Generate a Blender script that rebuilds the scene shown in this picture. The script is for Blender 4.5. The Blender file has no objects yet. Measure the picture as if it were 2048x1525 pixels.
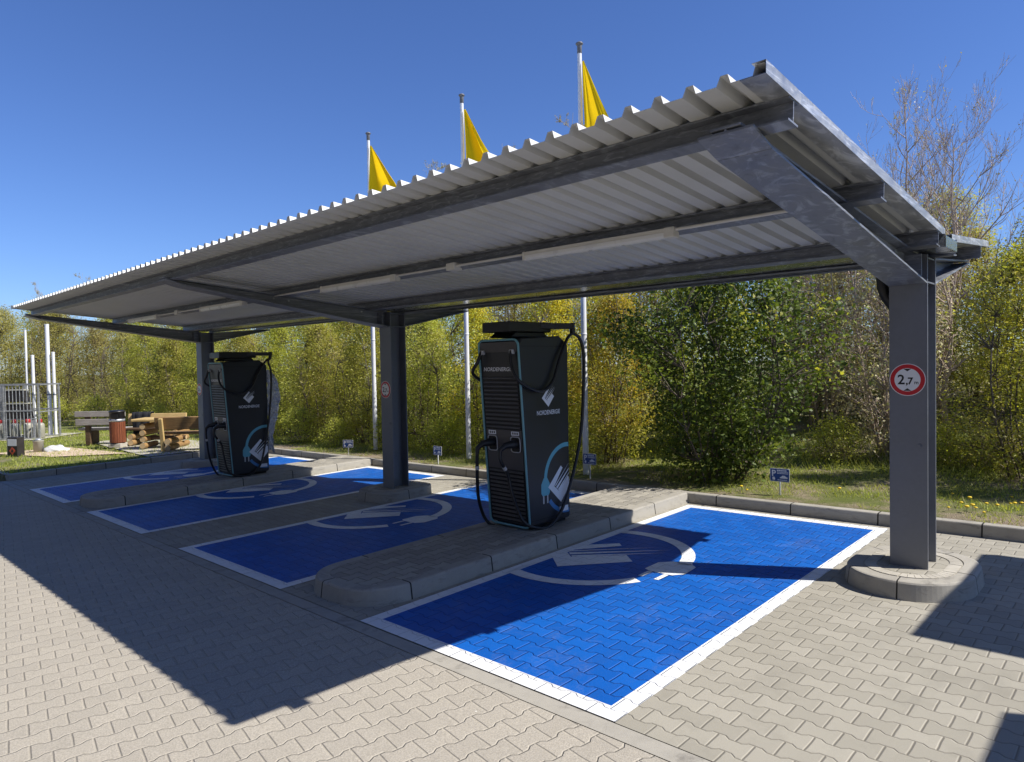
import bpy, math, random
import numpy as np
from mathutils import Vector, Matrix, noise as mnoise
PI=math.pi
scene=bpy.context.scene
col=scene.collection
rnd=random.Random(7)

# ------------------------------------------------------------------ the lie of the land
SX,SY=0.0221,0.0128                       # the yard falls towards the left
def gz(x,y): return SX*max(-60,min(60,x))+SY*max(-60,min(60,y))
def bank(x,y):
    t=max(0.0,min(1.0,(y-8.2)/7.0)); return 1.3*t*t*(3-2*t)
def gl(x,y): return gz(x,y)+0.125+bank(x,y)+0.035*mnoise.noise(Vector((x*.9,y*.9,0)))*min(1,max(0,(y-5.6)*1.2))

# ------------------------------------------------------------------ mesh helper
class MB:
    def __init__(s): s.v=[];s.f=[];s.m=[];s.s=[];s.uv=[]
    def add(s,vs,fs,m=0,sm=False,uv=None):
        b=len(s.v); s.v+= [tuple(p) for p in vs]
        for i,f in enumerate(fs):
            s.f.append(tuple(b+k for k in f)); s.m.append(m); s.s.append(sm)
            s.uv.append(uv[i] if uv else None)
        return s
    def box(s,c,d,rot=None,m=0):
        x,y,z=d[0]/2,d[1]/2,d[2]/2
        vs=[Vector(p) for p in ((-x,-y,-z),(x,-y,-z),(x,y,-z),(-x,y,-z),(-x,-y,z),(x,-y,z),(x,y,z),(-x,y,z))]
        if rot is not None: vs=[rot@p for p in vs]
        c=Vector(c)
        return s.add([p+c for p in vs],[(3,2,1,0),(4,5,6,7),(0,1,5,4),(1,2,6,5),(2,3,7,6),(3,0,4,7)],m)
    def prism(s,poly,axis,a,b,m=0):
        # poly: list of 2d points; axis x -> (y,z), y -> (x,z), z -> (x,y)
        def P(p,t):
            return (t,p[0],p[1]) if axis=='x' else (p[0],t,p[1]) if axis=='y' else (p[0],p[1],t)
        n=len(poly)
        vs=[P(p,a) for p in poly]+[P(p,b) for p in poly]
        fs=[tuple(range(n))[::-1],tuple(range(n,2*n))]+[(i,(i+1)%n,n+(i+1)%n,n+i) for i in range(n)]
        return s.add(vs,fs,m)
    def tube(s,pts,r,k=8,m=0,cap=True,sm=True):
        pts=[Vector(p) for p in pts]; n=len(pts)
        rs=r if isinstance(r,(list,tuple)) else [r]*n
        up=None; rings=[]
        for i,p in enumerate(pts):
            d=(pts[min(n-1,i+1)]-pts[max(0,i-1)]).normalized()
            if up is None:
                up=Vector((0,0,1)) if abs(d.z)<.9 else Vector((1,0,0))
            a=d.cross(up).normalized(); up=a.cross(d).normalized()
            rings.append([p+(a*math.cos(2*PI*j/k)+up*math.sin(2*PI*j/k))*rs[i] for j in range(k)])
        vs=[q for R in rings for q in R]
        fs=[(i*k+j,i*k+(j+1)%k,(i+1)*k+(j+1)%k,(i+1)*k+j) for i in range(n-1) for j in range(k)]
        s.add(vs,fs,m,sm)
        if cap: s.add(rings[0]+rings[-1],[tuple(range(k))[::-1],tuple(range(k,2*k))],m)
        return s
    def lathe(s,prof,c=(0,0,0),k=20,m=0,sm=True):
        # prof: (r,z) list
        vs=[(c[0]+r*math.cos(2*PI*j/k),c[1]+r*math.sin(2*PI*j/k),c[2]+z) for r,z in prof for j in range(k)]
        n=len(prof)
        fs=[(i*k+j,i*k+(j+1)%k,(i+1)*k+(j+1)%k,(i+1)*k+j) for i in range(n-1) for j in range(k)]
        fs+= [tuple(range(k))[::-1],tuple((n-1)*k+j for j in range(k))]
        return s.add(vs,fs,m,sm)
    def quad(s,a,b,c,d,m=0): return s.add([a,b,c,d],[(0,1,2,3)],m)
    def build(s,name,mats,parent=None,world=False,bev=0,seg=2):
        me=bpy.data.meshes.new(name)
        vs=s.v
        if world and parent is not None:
            L=parent.location; vs=[(p[0]-L.x,p[1]-L.y,p[2]-L.z) for p in vs]
        me.from_pydata(vs,[],s.f)
        mats=mats if isinstance(mats,(list,tuple)) else [mats]
        for m in mats: me.materials.append(m)
        me.polygons.foreach_set('material_index',s.m); me.polygons.foreach_set('use_smooth',s.s)
        if any(u is not None for u in s.uv):
            ul=me.uv_layers.new(name='UVMap')
            for p,u in zip(me.polygons,s.uv):
                if u:
                    for li,q in zip(p.loop_indices,u): ul.data[li].uv=q
        me.update()
        o=bpy.data.objects.new(name,me); col.objects.link(o)
        if parent is not None: o.parent=parent
        if bev:
            b=o.modifiers.new('bevel','BEVEL'); b.width=bev; b.segments=seg; b.limit_method='ANGLE'; b.angle_limit=math.radians(35)
        return o

def tag(o,label=None,cat=None,group=None,kind=None):
    if label: o['label']=label
    if cat: o['category']=cat
    if group: o['group']=group
    if kind: o['kind']=kind
    return o
def thing(name,label,cat,loc=(0,0,0),rz=0,group=None):
    o=bpy.data.objects.new(name,None); col.objects.link(o)
    o.location=loc; o.rotation_euler=(0,0,rz); o.empty_display_size=.2
    return tag(o,label,cat,group)
def dup(root,loc,rz=None,label=None,group=None,scale=None):
    kids=CH.get(root.name) or list(root.children)
    CH[root.name]=kids
    r=root.copy(); col.objects.link(r); r.location=loc
    if rz is not None: r.rotation_euler=(0,0,rz)
    if scale is not None: r.scale=(scale,)*3 if not isinstance(scale,tuple) else scale
    if label: r['label']=label
    if group: r['group']=group
    for ch in kids:
        c=ch.copy(); col.objects.link(c); c.parent=r
        for g in list(ch.children):
            d=g.copy(); col.objects.link(d); d.parent=c
    return r
CH={}
def text_mesh(txt,size,off=0.0,shear=0.0):
    cu=bpy.data.curves.new('t','FONT'); cu.body=txt; cu.size=size; cu.offset=off; cu.shear=shear
    cu.align_x='CENTER'; cu.resolution_u=3
    o=bpy.data.objects.new('t',cu); col.objects.link(o)
    dg=bpy.context.evaluated_depsgraph_get(); dg.update()
    me=bpy.data.meshes.new_from_object(o.evaluated_get(dg))
    bpy.data.objects.remove(o); 
    vs=[v.co.copy() for v in me.vertices]; fs=[tuple(p.vertices) for p in me.polygons]
    bpy.data.meshes.remove(me)
    return vs,fs

# ------------------------------------------------------------------ material helper
class NT:
    def __init__(s,name):
        s.mat=bpy.data.materials.new(name); s.mat.use_nodes=True
        s.t=s.mat.node_tree; s.t.nodes.clear()
        s.out=s.n('ShaderNodeOutputMaterial'); s.bsdf=None
    def n(s,typ,**k):
        x=s.t.nodes.new(typ)
        for a,b in k.items(): setattr(x,a,b)
        return x
    def l(s,a,b): s.t.links.new(a,b)
    def put(s,sock,val):
        if isinstance(val,bpy.types.NodeSocket): s.l(val,sock)
        else: sock.default_value=val
    def m(s,op,a,b=0.0,c=0.0,clamp=False):
        x=s.n('ShaderNodeMath',operation=op,use_clamp=clamp)
        for i,q in enumerate((a,b,c)): s.put(x.inputs[i],q)
        return x.outputs[0]
    def mix(s,f,a,b,blend='MIX'):
        x=s.n('ShaderNodeMix',data_type='RGBA',blend_type=blend)
        s.put(x.inputs[0],f)
        for i,q in ((6,a),(7,b)): s.put(x.inputs[i],q if isinstance(q,bpy.types.NodeSocket) else (*q,1))
        return x.outputs[2]
    def rng(s,v,a,b,c=0.0,d=1.0,smooth=False):
        x=s.n('ShaderNodeMapRange',interpolation_type='SMOOTHSTEP' if smooth else 'LINEAR')
        for i,q in enumerate((v,a,b,c,d)): s.put(x.inputs[i],q)
        return x.outputs[0]
    def pos(s): return s.n('ShaderNodeNewGeometry').outputs['Position']
    def objc(s): return s.n('ShaderNodeTexCoord').outputs['Object']
    def noise(s,vec,scale,detail=4,rough=.55,dist=0):
        x=s.n('ShaderNodeTexNoise'); s.l(vec,x.inputs['Vector'])
        x.inputs['Scale'].default_value=scale; x.inputs['Detail'].default_value=detail
        x.inputs['Roughness'].default_value=rough; x.inputs['Distortion'].default_value=dist
        return x.outputs['Fac']
    def white(s,vec):
        x=s.n('ShaderNodeTexWhiteNoise',noise_dimensions='3D'); s.l(vec,x.inputs['Vector']); return x.outputs['Value']
    def comb(s,x,y,z=0.0):
        c=s.n('ShaderNodeCombineXYZ')
        for i,q in enumerate((x,y,z)): s.put(c.inputs[i],q)
        return c.outputs[0]
    def sep(s,v):
        c=s.n('ShaderNodeSeparateXYZ'); s.l(v,c.inputs[0]); return c.outputs
    def scalev(s,v,k):
        x=s.n('ShaderNodeVectorMath',operation='MULTIPLY'); s.l(v,x.inputs[0]); x.inputs[1].default_value=k; return x.outputs[0]
    def bump(s,h,dist,strength=1.0,prev=None):
        b=s.n('ShaderNodeBump'); s.l(h,b.inputs['Height']); b.inputs['Distance'].default_value=dist; b.inputs['Strength'].default_value=strength
        if prev: s.l(prev,b.inputs['Normal'])
        return b.outputs[0]
    def pbr(s,color,rough=.6,metal=0.0,normal=None,spec=.5):
        p=s.n('ShaderNodeBsdfPrincipled'); s.bsdf=p
        s.put(p.inputs['Base Color'],color if isinstance(color,bpy.types.NodeSocket) else (*color,1))
        s.put(p.inputs['Roughness'],rough); s.put(p.inputs['Metallic'],metal)
        p.inputs['Specular IOR Level'].default_value=spec
        if normal is not None: s.l(normal,p.inputs['Normal'])
        s.l(p.outputs[0],s.out.inputs[0]); return s.mat

def simple(name,c,rough=.6,metal=0.0,var=.12,scale=6,bump=0.0,bscale=60,spec=.5):
    t=NT(name); p=t.objc()
    n=t.noise(p,scale,5)
    cc=t.mix(t.rng(n,.3,.7),tuple(x*(1-var) for x in c),tuple(min(1,x*(1+var)) for x in c))
    nr=t.bump(t.noise(p,bscale,3),.002,bump) if bump else None
    r=t.rng(n,.3,.7,max(0,rough-.08),min(1,rough+.08))
    return t.pbr(cc,r,metal,nr,spec)

def paver(name,ca,cb,joint,L=.2,H=.137,swap=False,ang=0.0,jw=.0035,grain=.25,stain=.25,rough=.8,paint=None,bevel=.010,bd=.006,ox=0.09,oy=0.11,gscale=260,jfade=1.0,gb=.12,dust=0.0,spots=0):
    t=NT(name); P=t.pos(); x,y,z=t.sep(P)
    if swap: x,y=y,x
    if ang:
        c,s_=math.cos(ang),math.sin(ang)
        x,y=t.m('ADD',t.m('MULTIPLY',x,c),t.m('MULTIPLY',y,s_)),t.m('SUBTRACT',t.m('MULTIPLY',y,c),t.m('MULTIPLY',x,s_))
    wob=t.m('MULTIPLY',t.m('SUBTRACT',t.noise(P,5.0,2),.5),.012)
    x=t.m('ADD',t.m('SUBTRACT',x,ox),wob); y=t.m('ADD',t.m('SUBTRACT',y,oy),wob)
    xl=t.m('DIVIDE',x,L); yh=t.m('DIVIDE',y,H)
    k=t.m('FLOOR',t.m('ADD',yh,.5))
    sg=t.m('SUBTRACT',1.0,t.m('MULTIPLY',t.m('FLOORED_MODULO',k,2.0),2.0))
    tri=t.m('SUBTRACT',t.m('MULTIPLY',t.m('ABSOLUTE',t.m('SUBTRACT',t.m('FRACT',xl),.5)),4.0),1.0)
    T=t.m('MAXIMUM',t.m('MINIMUM',t.m('MULTIPLY',tri,3.2),1.0),-1.0)
    b=t.m('MULTIPLY',t.m('MULTIPLY',sg,T),-.0115)
    d=t.m('SUBTRACT',t.m('SUBTRACT',y,t.m('MULTIPLY',k,H)),b)
    r=t.m('ADD',t.m('SUBTRACT',k,1.0),t.m('GREATER_THAN',d,0.0))
    pr=t.m('MULTIPLY',t.m('FLOORED_MODULO',r,2.0),.5)
    u=t.m('SUBTRACT',xl,pr)
    sd=t.m('MULTIPLY',t.m('SUBTRACT',.5,t.m('ABSOLUTE',t.m('SUBTRACT',t.m('FRACT',u),.5))),L)
    dm=t.m('MINIMUM',t.m('ABSOLUTE',d),sd)
    jm=t.m('MULTIPLY',t.rng(dm,jw*.45,jw*1.15,1.0,0.0,True),jfade)
    idv=t.comb(t.m('FLOOR',u),r,.5)
    rv=t.white(idv)
    base=t.mix(rv,ca,cb)
    big=t.noise(P,.55,4)
    gr=t.noise(P,gscale,3,.7)
    base=t.mix(t.rng(gr,.35,.65,0,grain),base,tuple(q*.45 for q in ca))
    base=t.mix(t.rng(t.noise(P,3.2,5,.65),.5,.75,0,stain),base,tuple(q*.62 for q in ca))
    base=t.mix(t.rng(big,.4,.7,0,stain*.7),base,tuple(q*.75 for q in ca))
    if dust:
        dn=t.noise(P,2.3,6,.7,.8); fn=t.noise(P,34,4,.7)
        base=t.mix(t.m('MULTIPLY',t.rng(dn,.52,.72,0,dust),t.rng(fn,.38,.62)),base,(.40,.37,.31))
        tr=t.noise(t.scalev(P,(2.2,.22,1)),2.0,5,.65); base=t.mix(t.rng(tr,.56,.70,0,dust*1.1),base,(.05,.05,.055))
    if spots:
        v=t.n('ShaderNodeTexVoronoi'); t.l(P,v.inputs['Vector']); v.inputs['Scale'].default_value=3.0
        vc=t.sep(v.outputs['Color']); rad=t.m('MULTIPLY',vc[1],.035)
        on=t.m('MULTIPLY',t.m('LESS_THAN',v.outputs['Distance'],rad),t.m('GREATER_THAN',vc[0],.80))
        base=t.mix(t.m('MULTIPLY',on,.75),base,t.mix(t.m('GREATER_THAN',vc[2],.6),(.10,.09,.075),(.68,.66,.6)))
    cc=t.mix(jm,base,joint)
    h=t.rng(dm,0.0,bevel,0.0,1.0,True)
    tilt=t.m('MULTIPLY',t.m('SUBTRACT',rv,.5),.25)
    h2=t.m('ADD',t.m('ADD',h,tilt),t.m('MULTIPLY',gr,gb))
    nr=t.bump(h2,bd,1.0)
    return t.pbr(cc,rough,0,nr,.3)

M={}
M['bay_paver']=paver('bay pavers',(.335,.312,.258),(.405,.378,.315),(.17,.15,.12),grain=.24,stain=.42,jfade=.8,dust=.10,bd=.004,spots=1)
M['drive_paver']=paver('driveway pavers',(.45,.41,.345),(.50,.455,.38),(.37,.335,.275),swap=True,ang=.165,H=.155,L=.195,grain=.6,gscale=110,stain=.25,ox=.02,oy=.03,jw=.003,jfade=.85,bd=.006,gb=.35,spots=1)
M['island_paver']=paver('island pavers',(.29,.27,.235),(.42,.39,.33),(.13,.12,.10),swap=True,H=.14,L=.2,grain=.2)
M['blue']=paver('blue bay paint',(.003,.092,.41),(.005,.122,.51),(.002,.035,.20),grain=.14,stain=.22,rough=.55,jfade=.75,dust=.16)
M['white']=paver('white bay paint',(.78,.79,.80),(.84,.85,.86),(.42,.42,.43),grain=.08,stain=.16,rough=.55,jfade=.55,dust=.30)

def kerbmat(name,c):
    t=NT(name); P=t.pos(); uv=t.n('ShaderNodeTexCoord').outputs['UV']; u=t.sep(uv)[0]
    f=t.m('FRACT',u); dj=t.m('SUBTRACT',.5,t.m('ABSOLUTE',t.m('SUBTRACT',f,.5)))
    j=t.rng(dj,.005,.010,1,0,True)
    idn=t.white(t.comb(t.m('FLOOR',u),1.0,2.0))
    n=t.noise(P,7,6,.65); g=t.noise(P,220,2,.6)
    cc=t.mix(idn,tuple(q*.86 for q in c),c)
    cc=t.mix(t.rng(n,.45,.75,0,.4),cc,tuple(q*.6 for q in c))
    cc=t.mix(t.rng(g,.4,.7,0,.25),cc,tuple(q*.6 for q in c))
    sc=t.noise(t.scalev(P,(1,1,4)),3.1,6,.7,1.0); cc=t.mix(t.rng(sc,.54,.70,0,.55),cc,(.11,.10,.09))
    cc=t.mix(j,cc,(.03,.028,.025))
    nr=t.bump(t.m('SUBTRACT',t.m('MULTIPLY',g,.2),j),.006,.8)
    return t.pbr(cc,.85,0,nr,.25)
M['kerb']=kerbmat('concrete kerb',(.40,.375,.325))
M['concrete']=simple('concrete',(.42,.39,.33),.9,var=.2,bump=.4,bscale=120)
M['sand']=simple('sand',(.55,.42,.30),.95,var=.15,bump=.5,bscale=40)

def groundmat():
    t=NT('lawn soil'); P=t.pos()
    a=t.noise(P,1.1,5,.65); b=t.noise(P,14,4,.7); c=t.noise(P,70,3,.7)
    soil=t.mix(b,(.21,.16,.11),(.40,.325,.24))
    grn=t.mix(b,(.09,.12,.025),(.19,.21,.055))
    px,py,pz=t.sep(P)
    edge=t.m('MULTIPLY',t.rng(py,5.5,6.5,.15,0),t.rng(px,-16.1,-15.9,0,1))
    f=t.rng(t.m('SUBTRACT',t.m('ADD',a,t.m('MULTIPLY',t.m('SUBTRACT',c,.5),.5)),edge),.36,.53,0,1)
    cc=t.mix(f,soil,grn)
    return t.pbr(cc,.95,0,t.bump(t.m('ADD',b,c),.03,.9),.2)
M['soil']=groundmat()

def zinc(name,ca,cb,rough=.45,metal=.75,streak=True,scale=5):
    t=NT(name); P=t.objc()
    n=t.noise(P,scale,6,.65,.6)
    v=t.n('ShaderNodeTexVoronoi'); t.l(P,v.inputs['Vector']); v.inputs['Scale'].default_value=38
    vv=t.sep(v.outputs['Color'])[0]
    f=t.m('ADD',t.m('MULTIPLY',t.rng(n,.3,.7),.75),t.m('MULTIPLY',vv,.25))
    cc=t.mix(f,ca,cb)
    if streak:
        s=t.noise(t.scalev(P,(3,.8,14)),2.2,5,.6,1.5)
        cc=t.mix(t.rng(s,.52,.66,0,.75),cc,tuple(min(1,q*1.6) for q in cb)); cc=t.mix(t.rng(s,.30,.42,.45,0),cc,tuple(q*.6 for q in ca))
    r=t.m('ADD',t.rng(n,.3,.7,rough-.1,rough+.12),t.m('MULTIPLY',vv,.08))
    return t.pbr(cc,r,metal,t.bump(t.noise(P,30,3),.001,.35))
M['steel']=zinc('galvanised steel',(.17,.18,.205),(.25,.265,.295),.45,.45)
M['steel_plain']=zinc('plain galvanised steel',(.16,.17,.195),(.215,.225,.25),.46,.45,False,2.5)
M['steel_light']=zinc('bright galvanised steel',(.30,.315,.33),(.48,.49,.50),.42,.6)
M['gutter']=zinc('gutter zinc',(.42,.43,.44),(.55,.56,.57),.16,.95,False)
M['sheet']=simple('coated roof sheet',(.58,.585,.565),.45,var=.06,scale=2,spec=.3)
M['black_plastic']=simple('black plastic',(.012,.012,.014),.42,var=.2)
M['charger']=simple('charger enclosure',(.0135,.0155,.021),.40,var=.15,scale=3,bump=.15,bscale=300)
M['charger_grey']=simple('charger grey panel',(.065,.060,.062),.45,var=.1)
M['charger_slat']=simple('charger louvre',(.085,.082,.085),.38,var=.1)
M['dark']=simple('dark recess',(.004,.004,.005),.6)
M['teal']=simple('teal trim',(.16,.36,.40),.35,var=.05)
M['decal_teal']=simple('teal decal',(.12,.42,.52),.4,var=.05)
M['decal_blue']=simple('blue decal',(.05,.20,.46),.4,var=.05)
M['decal_white']=simple('white decal',(.78,.80,.84),.4,var=.03)
M['nub']=simple('grey connector nub',(.5,.5,.5),.4)
M['sign_red']=simple('red sign film',(.56,.014,.026),.35,var=.05)
M['sign_white']=simple('white sign film',(.80,.80,.80),.35,var=.03)
M['sign_black']=simple('black sign film',(.01,.01,.01),.4)
M['sign_blue']=simple('blue sign film',(.025,.07,.24),.35,var=.05)
M['lamp_plastic']=simple('lamp housing',(.62,.60,.55),.45,var=.06)
M['diffuser']=simple('lamp diffuser',(.70,.70,.68),.3,var=.03)
M['pole']=simple('white flagpole paint',(.75,.76,.77),.3,var=.04)
M['pole_cap']=simple('pole cap',(.16,.16,.17),.45)
M['wood']=None
def woodmat(name,ca,cb,sc=(1.5,14,14)):
    t=NT(name); P=t.objc()
    n=t.noise(t.scalev(P,sc),3,5,.6,.8); r=t.noise(P,1.7,3)
    cc=t.mix(t.rng(n,.3,.7),ca,cb); cc=t.mix(t.rng(r,.4,.7,0,.35),cc,tuple(q*.6 for q in ca))
    return t.pbr(cc,.6,0,t.bump(n,.004,.6),.4)
M['wood']=woodmat('varnished log wood',(.22,.125,.05),(.40,.25,.105))
M['wood_end']=woodmat('sawn log end',(.44,.31,.16),(.56,.42,.24))
M['wood_pale']=woodmat('pale yellow wood',(.50,.34,.13),(.62,.45,.20))
M['wood_dark']=woodmat('dark log wood',(.06,.038,.022),(.14,.085,.045))
M['wood_grey']=woodmat('weathered grey wood',(.24,.215,.19),(.44,.41,.37))
M['wood_red']=woodmat('red stained slat',(.13,.03,.015),(.30,.10,.04),(14,14,1.5))
M['jacket']=simple('dark jacket cloth',(.012,.013,.017),.8,bump=.5)
M['bag']=simple('white plastic bag',(.58,.58,.58),.45,var=.08)
M['bottle']=simple('grey gas bottle paint',(.34,.33,.27),.45,var=.12)
M['red_cap']=simple('red bottle cap',(.42,.03,.03),.4)
M['crate']=simple('dark storage box',(.018,.016,.016),.6,var=.3)
M['orange']=simple('orange hazard film',(.62,.08,.03),.4)
M['foil']=None
def foil():
    t=NT('crinkled silver film'); P=t.objc()
    n=t.noise(P,9,5,.6,1.2)
    return t.pbr(t.mix(n,(.35,.36,.38),(.75,.76,.78)),.22,.6,t.bump(n,.06,1.0))
M['foil']=foil()

def leafmat(name,a,b,c,trans=.45,clump=1.3):
    t=NT(name); g=t.n('ShaderNodeNewGeometry'); P=g.outputs['Position']; ri=g.outputs['Random Per Island']
    oi=t.n('ShaderNodeObjectInfo').outputs['Random']
    n=t.noise(P,clump,3,.6)
    cc=t.mix(ri,a,b)
    cc=t.mix(t.rng(n,.42,.62),cc,t.mix(ri,b,c))
    hv=t.n('ShaderNodeHueSaturation'); t.l(cc,hv.inputs['Color'])
    t.l(t.rng(oi,0,1,.485,.515),hv.inputs['Hue']); t.l(t.rng(oi,0,1,.8,1.15),hv.inputs['Value'])
    cc=hv.outputs[0]
    p=t.n('ShaderNodeBsdfPrincipled'); t.l(cc,p.inputs['Base Color']); p.inputs['Roughness'].default_value=.5; p.inputs['Specular IOR Level'].default_value=.35
    tr=t.n('ShaderNodeBsdfTranslucent')
    tc=t.mix(1.0,cc,(1.15,1.15,.5),'MULTIPLY'); t.l(tc,tr.inputs[0])
    mx=t.n('ShaderNodeMixShader'); mx.inputs[0].default_value=trans
    t.l(p.outputs[0],mx.inputs[1]); t.l(tr.outputs[0],mx.inputs[2]); t.l(mx.outputs[0],t.out.inputs[0])
    return t.mat
M['leaf_willow']=leafmat('yellow green leaves',(.45,.48,.075),(.62,.60,.13),(.30,.36,.055),.5)
M['leaf_olive']=leafmat('olive leaves',(.42,.38,.11),(.54,.48,.17),(.37,.36,.09),.5)
M['leaf_yellow']=leafmat('yellow spring leaves',(.55,.46,.05),(.70,.55,.06),(.42,.42,.07),.5)
M['leaf_dark']=leafmat('dark green leaves',(.055,.095,.02),(.11,.17,.03),(.30,.38,.06),.4)
M['leaf_brown']=leafmat('brown buds',(.46,.40,.25),(.56,.49,.31),(.44,.44,.16),.3)
M['grass']=leafmat('grass blades',(.28,.34,.05),(.42,.46,.09),(.48,.44,.18),.45,2.2)
M['dry_grass']=leafmat('dry grass blades',(.34,.28,.17),(.48,.41,.27),(.24,.21,.11),.3)
M['bark']=simple('grey brown bark',(.13,.105,.08),.9,var=.3,scale=9)
M['bark_pale']=simple('pale bark',(.36,.32,.26),.85,var=.25,scale=9)
M['bark_tree']=simple('bare twig bark',(.42,.33,.27),.8,var=.25,scale=9)
M['dandelion']=simple('dandelion yellow',(.75,.52,.02),.6,var=.1)
M['stem_green']=simple('stem green',(.08,.13,.03),.7)
def flagmat():
    t=NT('yellow flag cloth'); P=t.objc()
    cc=t.mix(t.noise(P,3,3),(.90,.60,.012),(.95,.68,.018))
    d=t.n('ShaderNodeBsdfDiffuse'); t.l(cc,d.inputs[0]); tr=t.n('ShaderNodeBsdfTranslucent'); t.l(cc,tr.inputs[0])
    mx=t.n('ShaderNodeMixShader'); mx.inputs[0].default_value=.52
    t.l(d.outputs[0],mx.inputs[1]); t.l(tr.outputs[0],mx.inputs[2]); t.l(mx.outputs[0],t.out.inputs[0]); return t.mat
M['flag']=flagmat()

# ------------------------------------------------------------------ ground
W_,GI,GC,LB=2.5,1.3219,1.2638,5.331
bays=[]; a=0
for i in range(4):
    bays.append((a-W_,a)); a-=W_+(GI if i%2==0 else GC)
KY=5.44; KX=-15.92
def sheet(name,poly,dz,mat,kind='structure',parent=None,nx=1):
    mb=MB(); mb.add([(x,y,gz(x,y)+dz) for x,y in poly],[tuple(range(len(poly)))]); o=mb.build(name,mat,parent,world=True)
    if kind: o['kind']=kind
    return o
sheet('pavement',[(KX-.05,0.0),(14,0.0),(14,KY+.05),(KX-.05,KY+.05)],0,M['bay_paver'])
sheet('driveway',[(-60,-40),(40,-40),(40,-.14),(-60,-.14)],0,M['drive_paver'])
# narrow border course between driveway and bays
mb=MB(); u=-60.0
vs=[];
mb.add([(-60,-.133,gz(-60,-.133)),(40,-.133,gz(40,-.133)),(40,-.007,gz(40,-.007)),(-60,-.007,gz(-60,-.007))],[(0,1,2,3)],uv=[[(.3,0),(.7,0),(.7,1),(.3,1)]])
tag(mb.build('border_course',M['kerb']),kind='structure')
sheet('pavement_edge',[(14,-.0),(40,0),(40,5.5),(14,5.5)],-.001,M['bay_paver'])
def smin(x,a,b): return max(0,min(1,(x-a)/(b-a)))
xs=[-220,-120,-80,-60]+[-58+2*i for i in range(13)]+[-33+.75*i for i in range(22)]+[KX-.1,KX-.02]+[-15.5+.3*i for i in range(75)]+[7.5,9,12,16,25,40,41,80,150]
ys=[-150,-41,-40,-20,-5,-.16,-.08,.3]+[.7+.4*i for i in range(12)]+[KY+.02,KY+.10]+[KY+.3+.22*i for i in range(32)]+[13,14,15,16,18,20,25,40,80,200]
xs=sorted(set(xs)); ys=sorted(set(ys))
vs=[]
for y in ys:
    for x in xs:
        low=(y<=KY+.03 and y>-.1 and x>KX-.05) or (y<-.1 and -60<=x<=40 and y>-41)
        vs.append((x,y,gz(x,y)-.15 if low else gl(x,y) if y>-.1 and -60<=x<=40 else gz(x,y)-.02+(bank(x,y) if y>0 else 0)))
nx=len(xs)
mb=MB(); mb.add(vs,[(j*nx+i,j*nx+i+1,(j+1)*nx+i+1,(j+1)*nx+i) for j in range(len(ys)-1) for i in range(nx-1)],sm=True)
tag(mb.build('ground',M['soil']),kind='structure')

# kerbs: a profile swept along a path, u = arc length for the stone joints
def sweep(mb,path,prof,closed=False,ustart=0.0,ulen=1.0,zf=gz):
    n=len(path); P=[Vector((p[0],p[1])) for p in path]
    nor=[]
    for i in range(n):
        a_=P[(i-1)%n] if (closed or i>0) else P[i]; b_=P[(i+1)%n] if (closed or i<n-1) else P[i]
        d=(b_-a_).normalized(); nor.append(Vector((d.y,-d.x)))
    us=[ustart]
    for i in range(1,n+(1 if closed else 0)): us.append(us[-1]+(P[i%n]-P[i-1]).length/ulen)
    k=len(prof); rows=[]
    for i in range(n):
        rows.append([(P[i].x+nor[i].x*o,P[i].y+nor[i].y*o,zf(P[i].x,P[i].y)+z) for o,z in prof])
    vs=[q for r_ in rows for q in r_]
    fs=[];uv=[]
    for i in range(n if closed else n-1):
        j=(i+1)%n
        for q in range(k-1):
            fs.append((i*k+q,i*k+q+1,j*k+q+1,j*k+q)); uv.append([(us[i],q/k),(us[i],(q+1)/k),(us[i+1],(q+1)/k),(us[i+1],q/k)])
    mb.add(vs,fs,uv=uv)
    if not closed:
        mb.add(rows[0]+rows[-1],[tuple(range(k)),tuple(range(k,2*k))[::-1]])
KP=[(0.0,-.05),(-.012,.125),(-.018,.134),(-.028,.138),(-.13,.138),(-.132,-.05)]  # outer face at offset 0, stone behind it
mb=MB()
pathb=[(7.5,KY-.02)]+[(x,KY) for x in (3,1,-1,-3,-6,-9,-12)]+[(-15.2,KY),(-15.6,KY-.1),(-15.85,KY-.35),(KX,KY-.7)]+[(KX,y) for y in (3,1.5,.5,.12)]
pathb+=[(KX-.02,.02),(KX-.1,-.04)]+[(x,-.05) for x in (-18,-24,-34,-59)]
sweep(mb,[(x,y) for x,y in pathb],[(-o,z) for o,z in KP][::1],ustart=.35)
tag(mb.build('kerb',M['kerb']),kind='structure')

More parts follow.
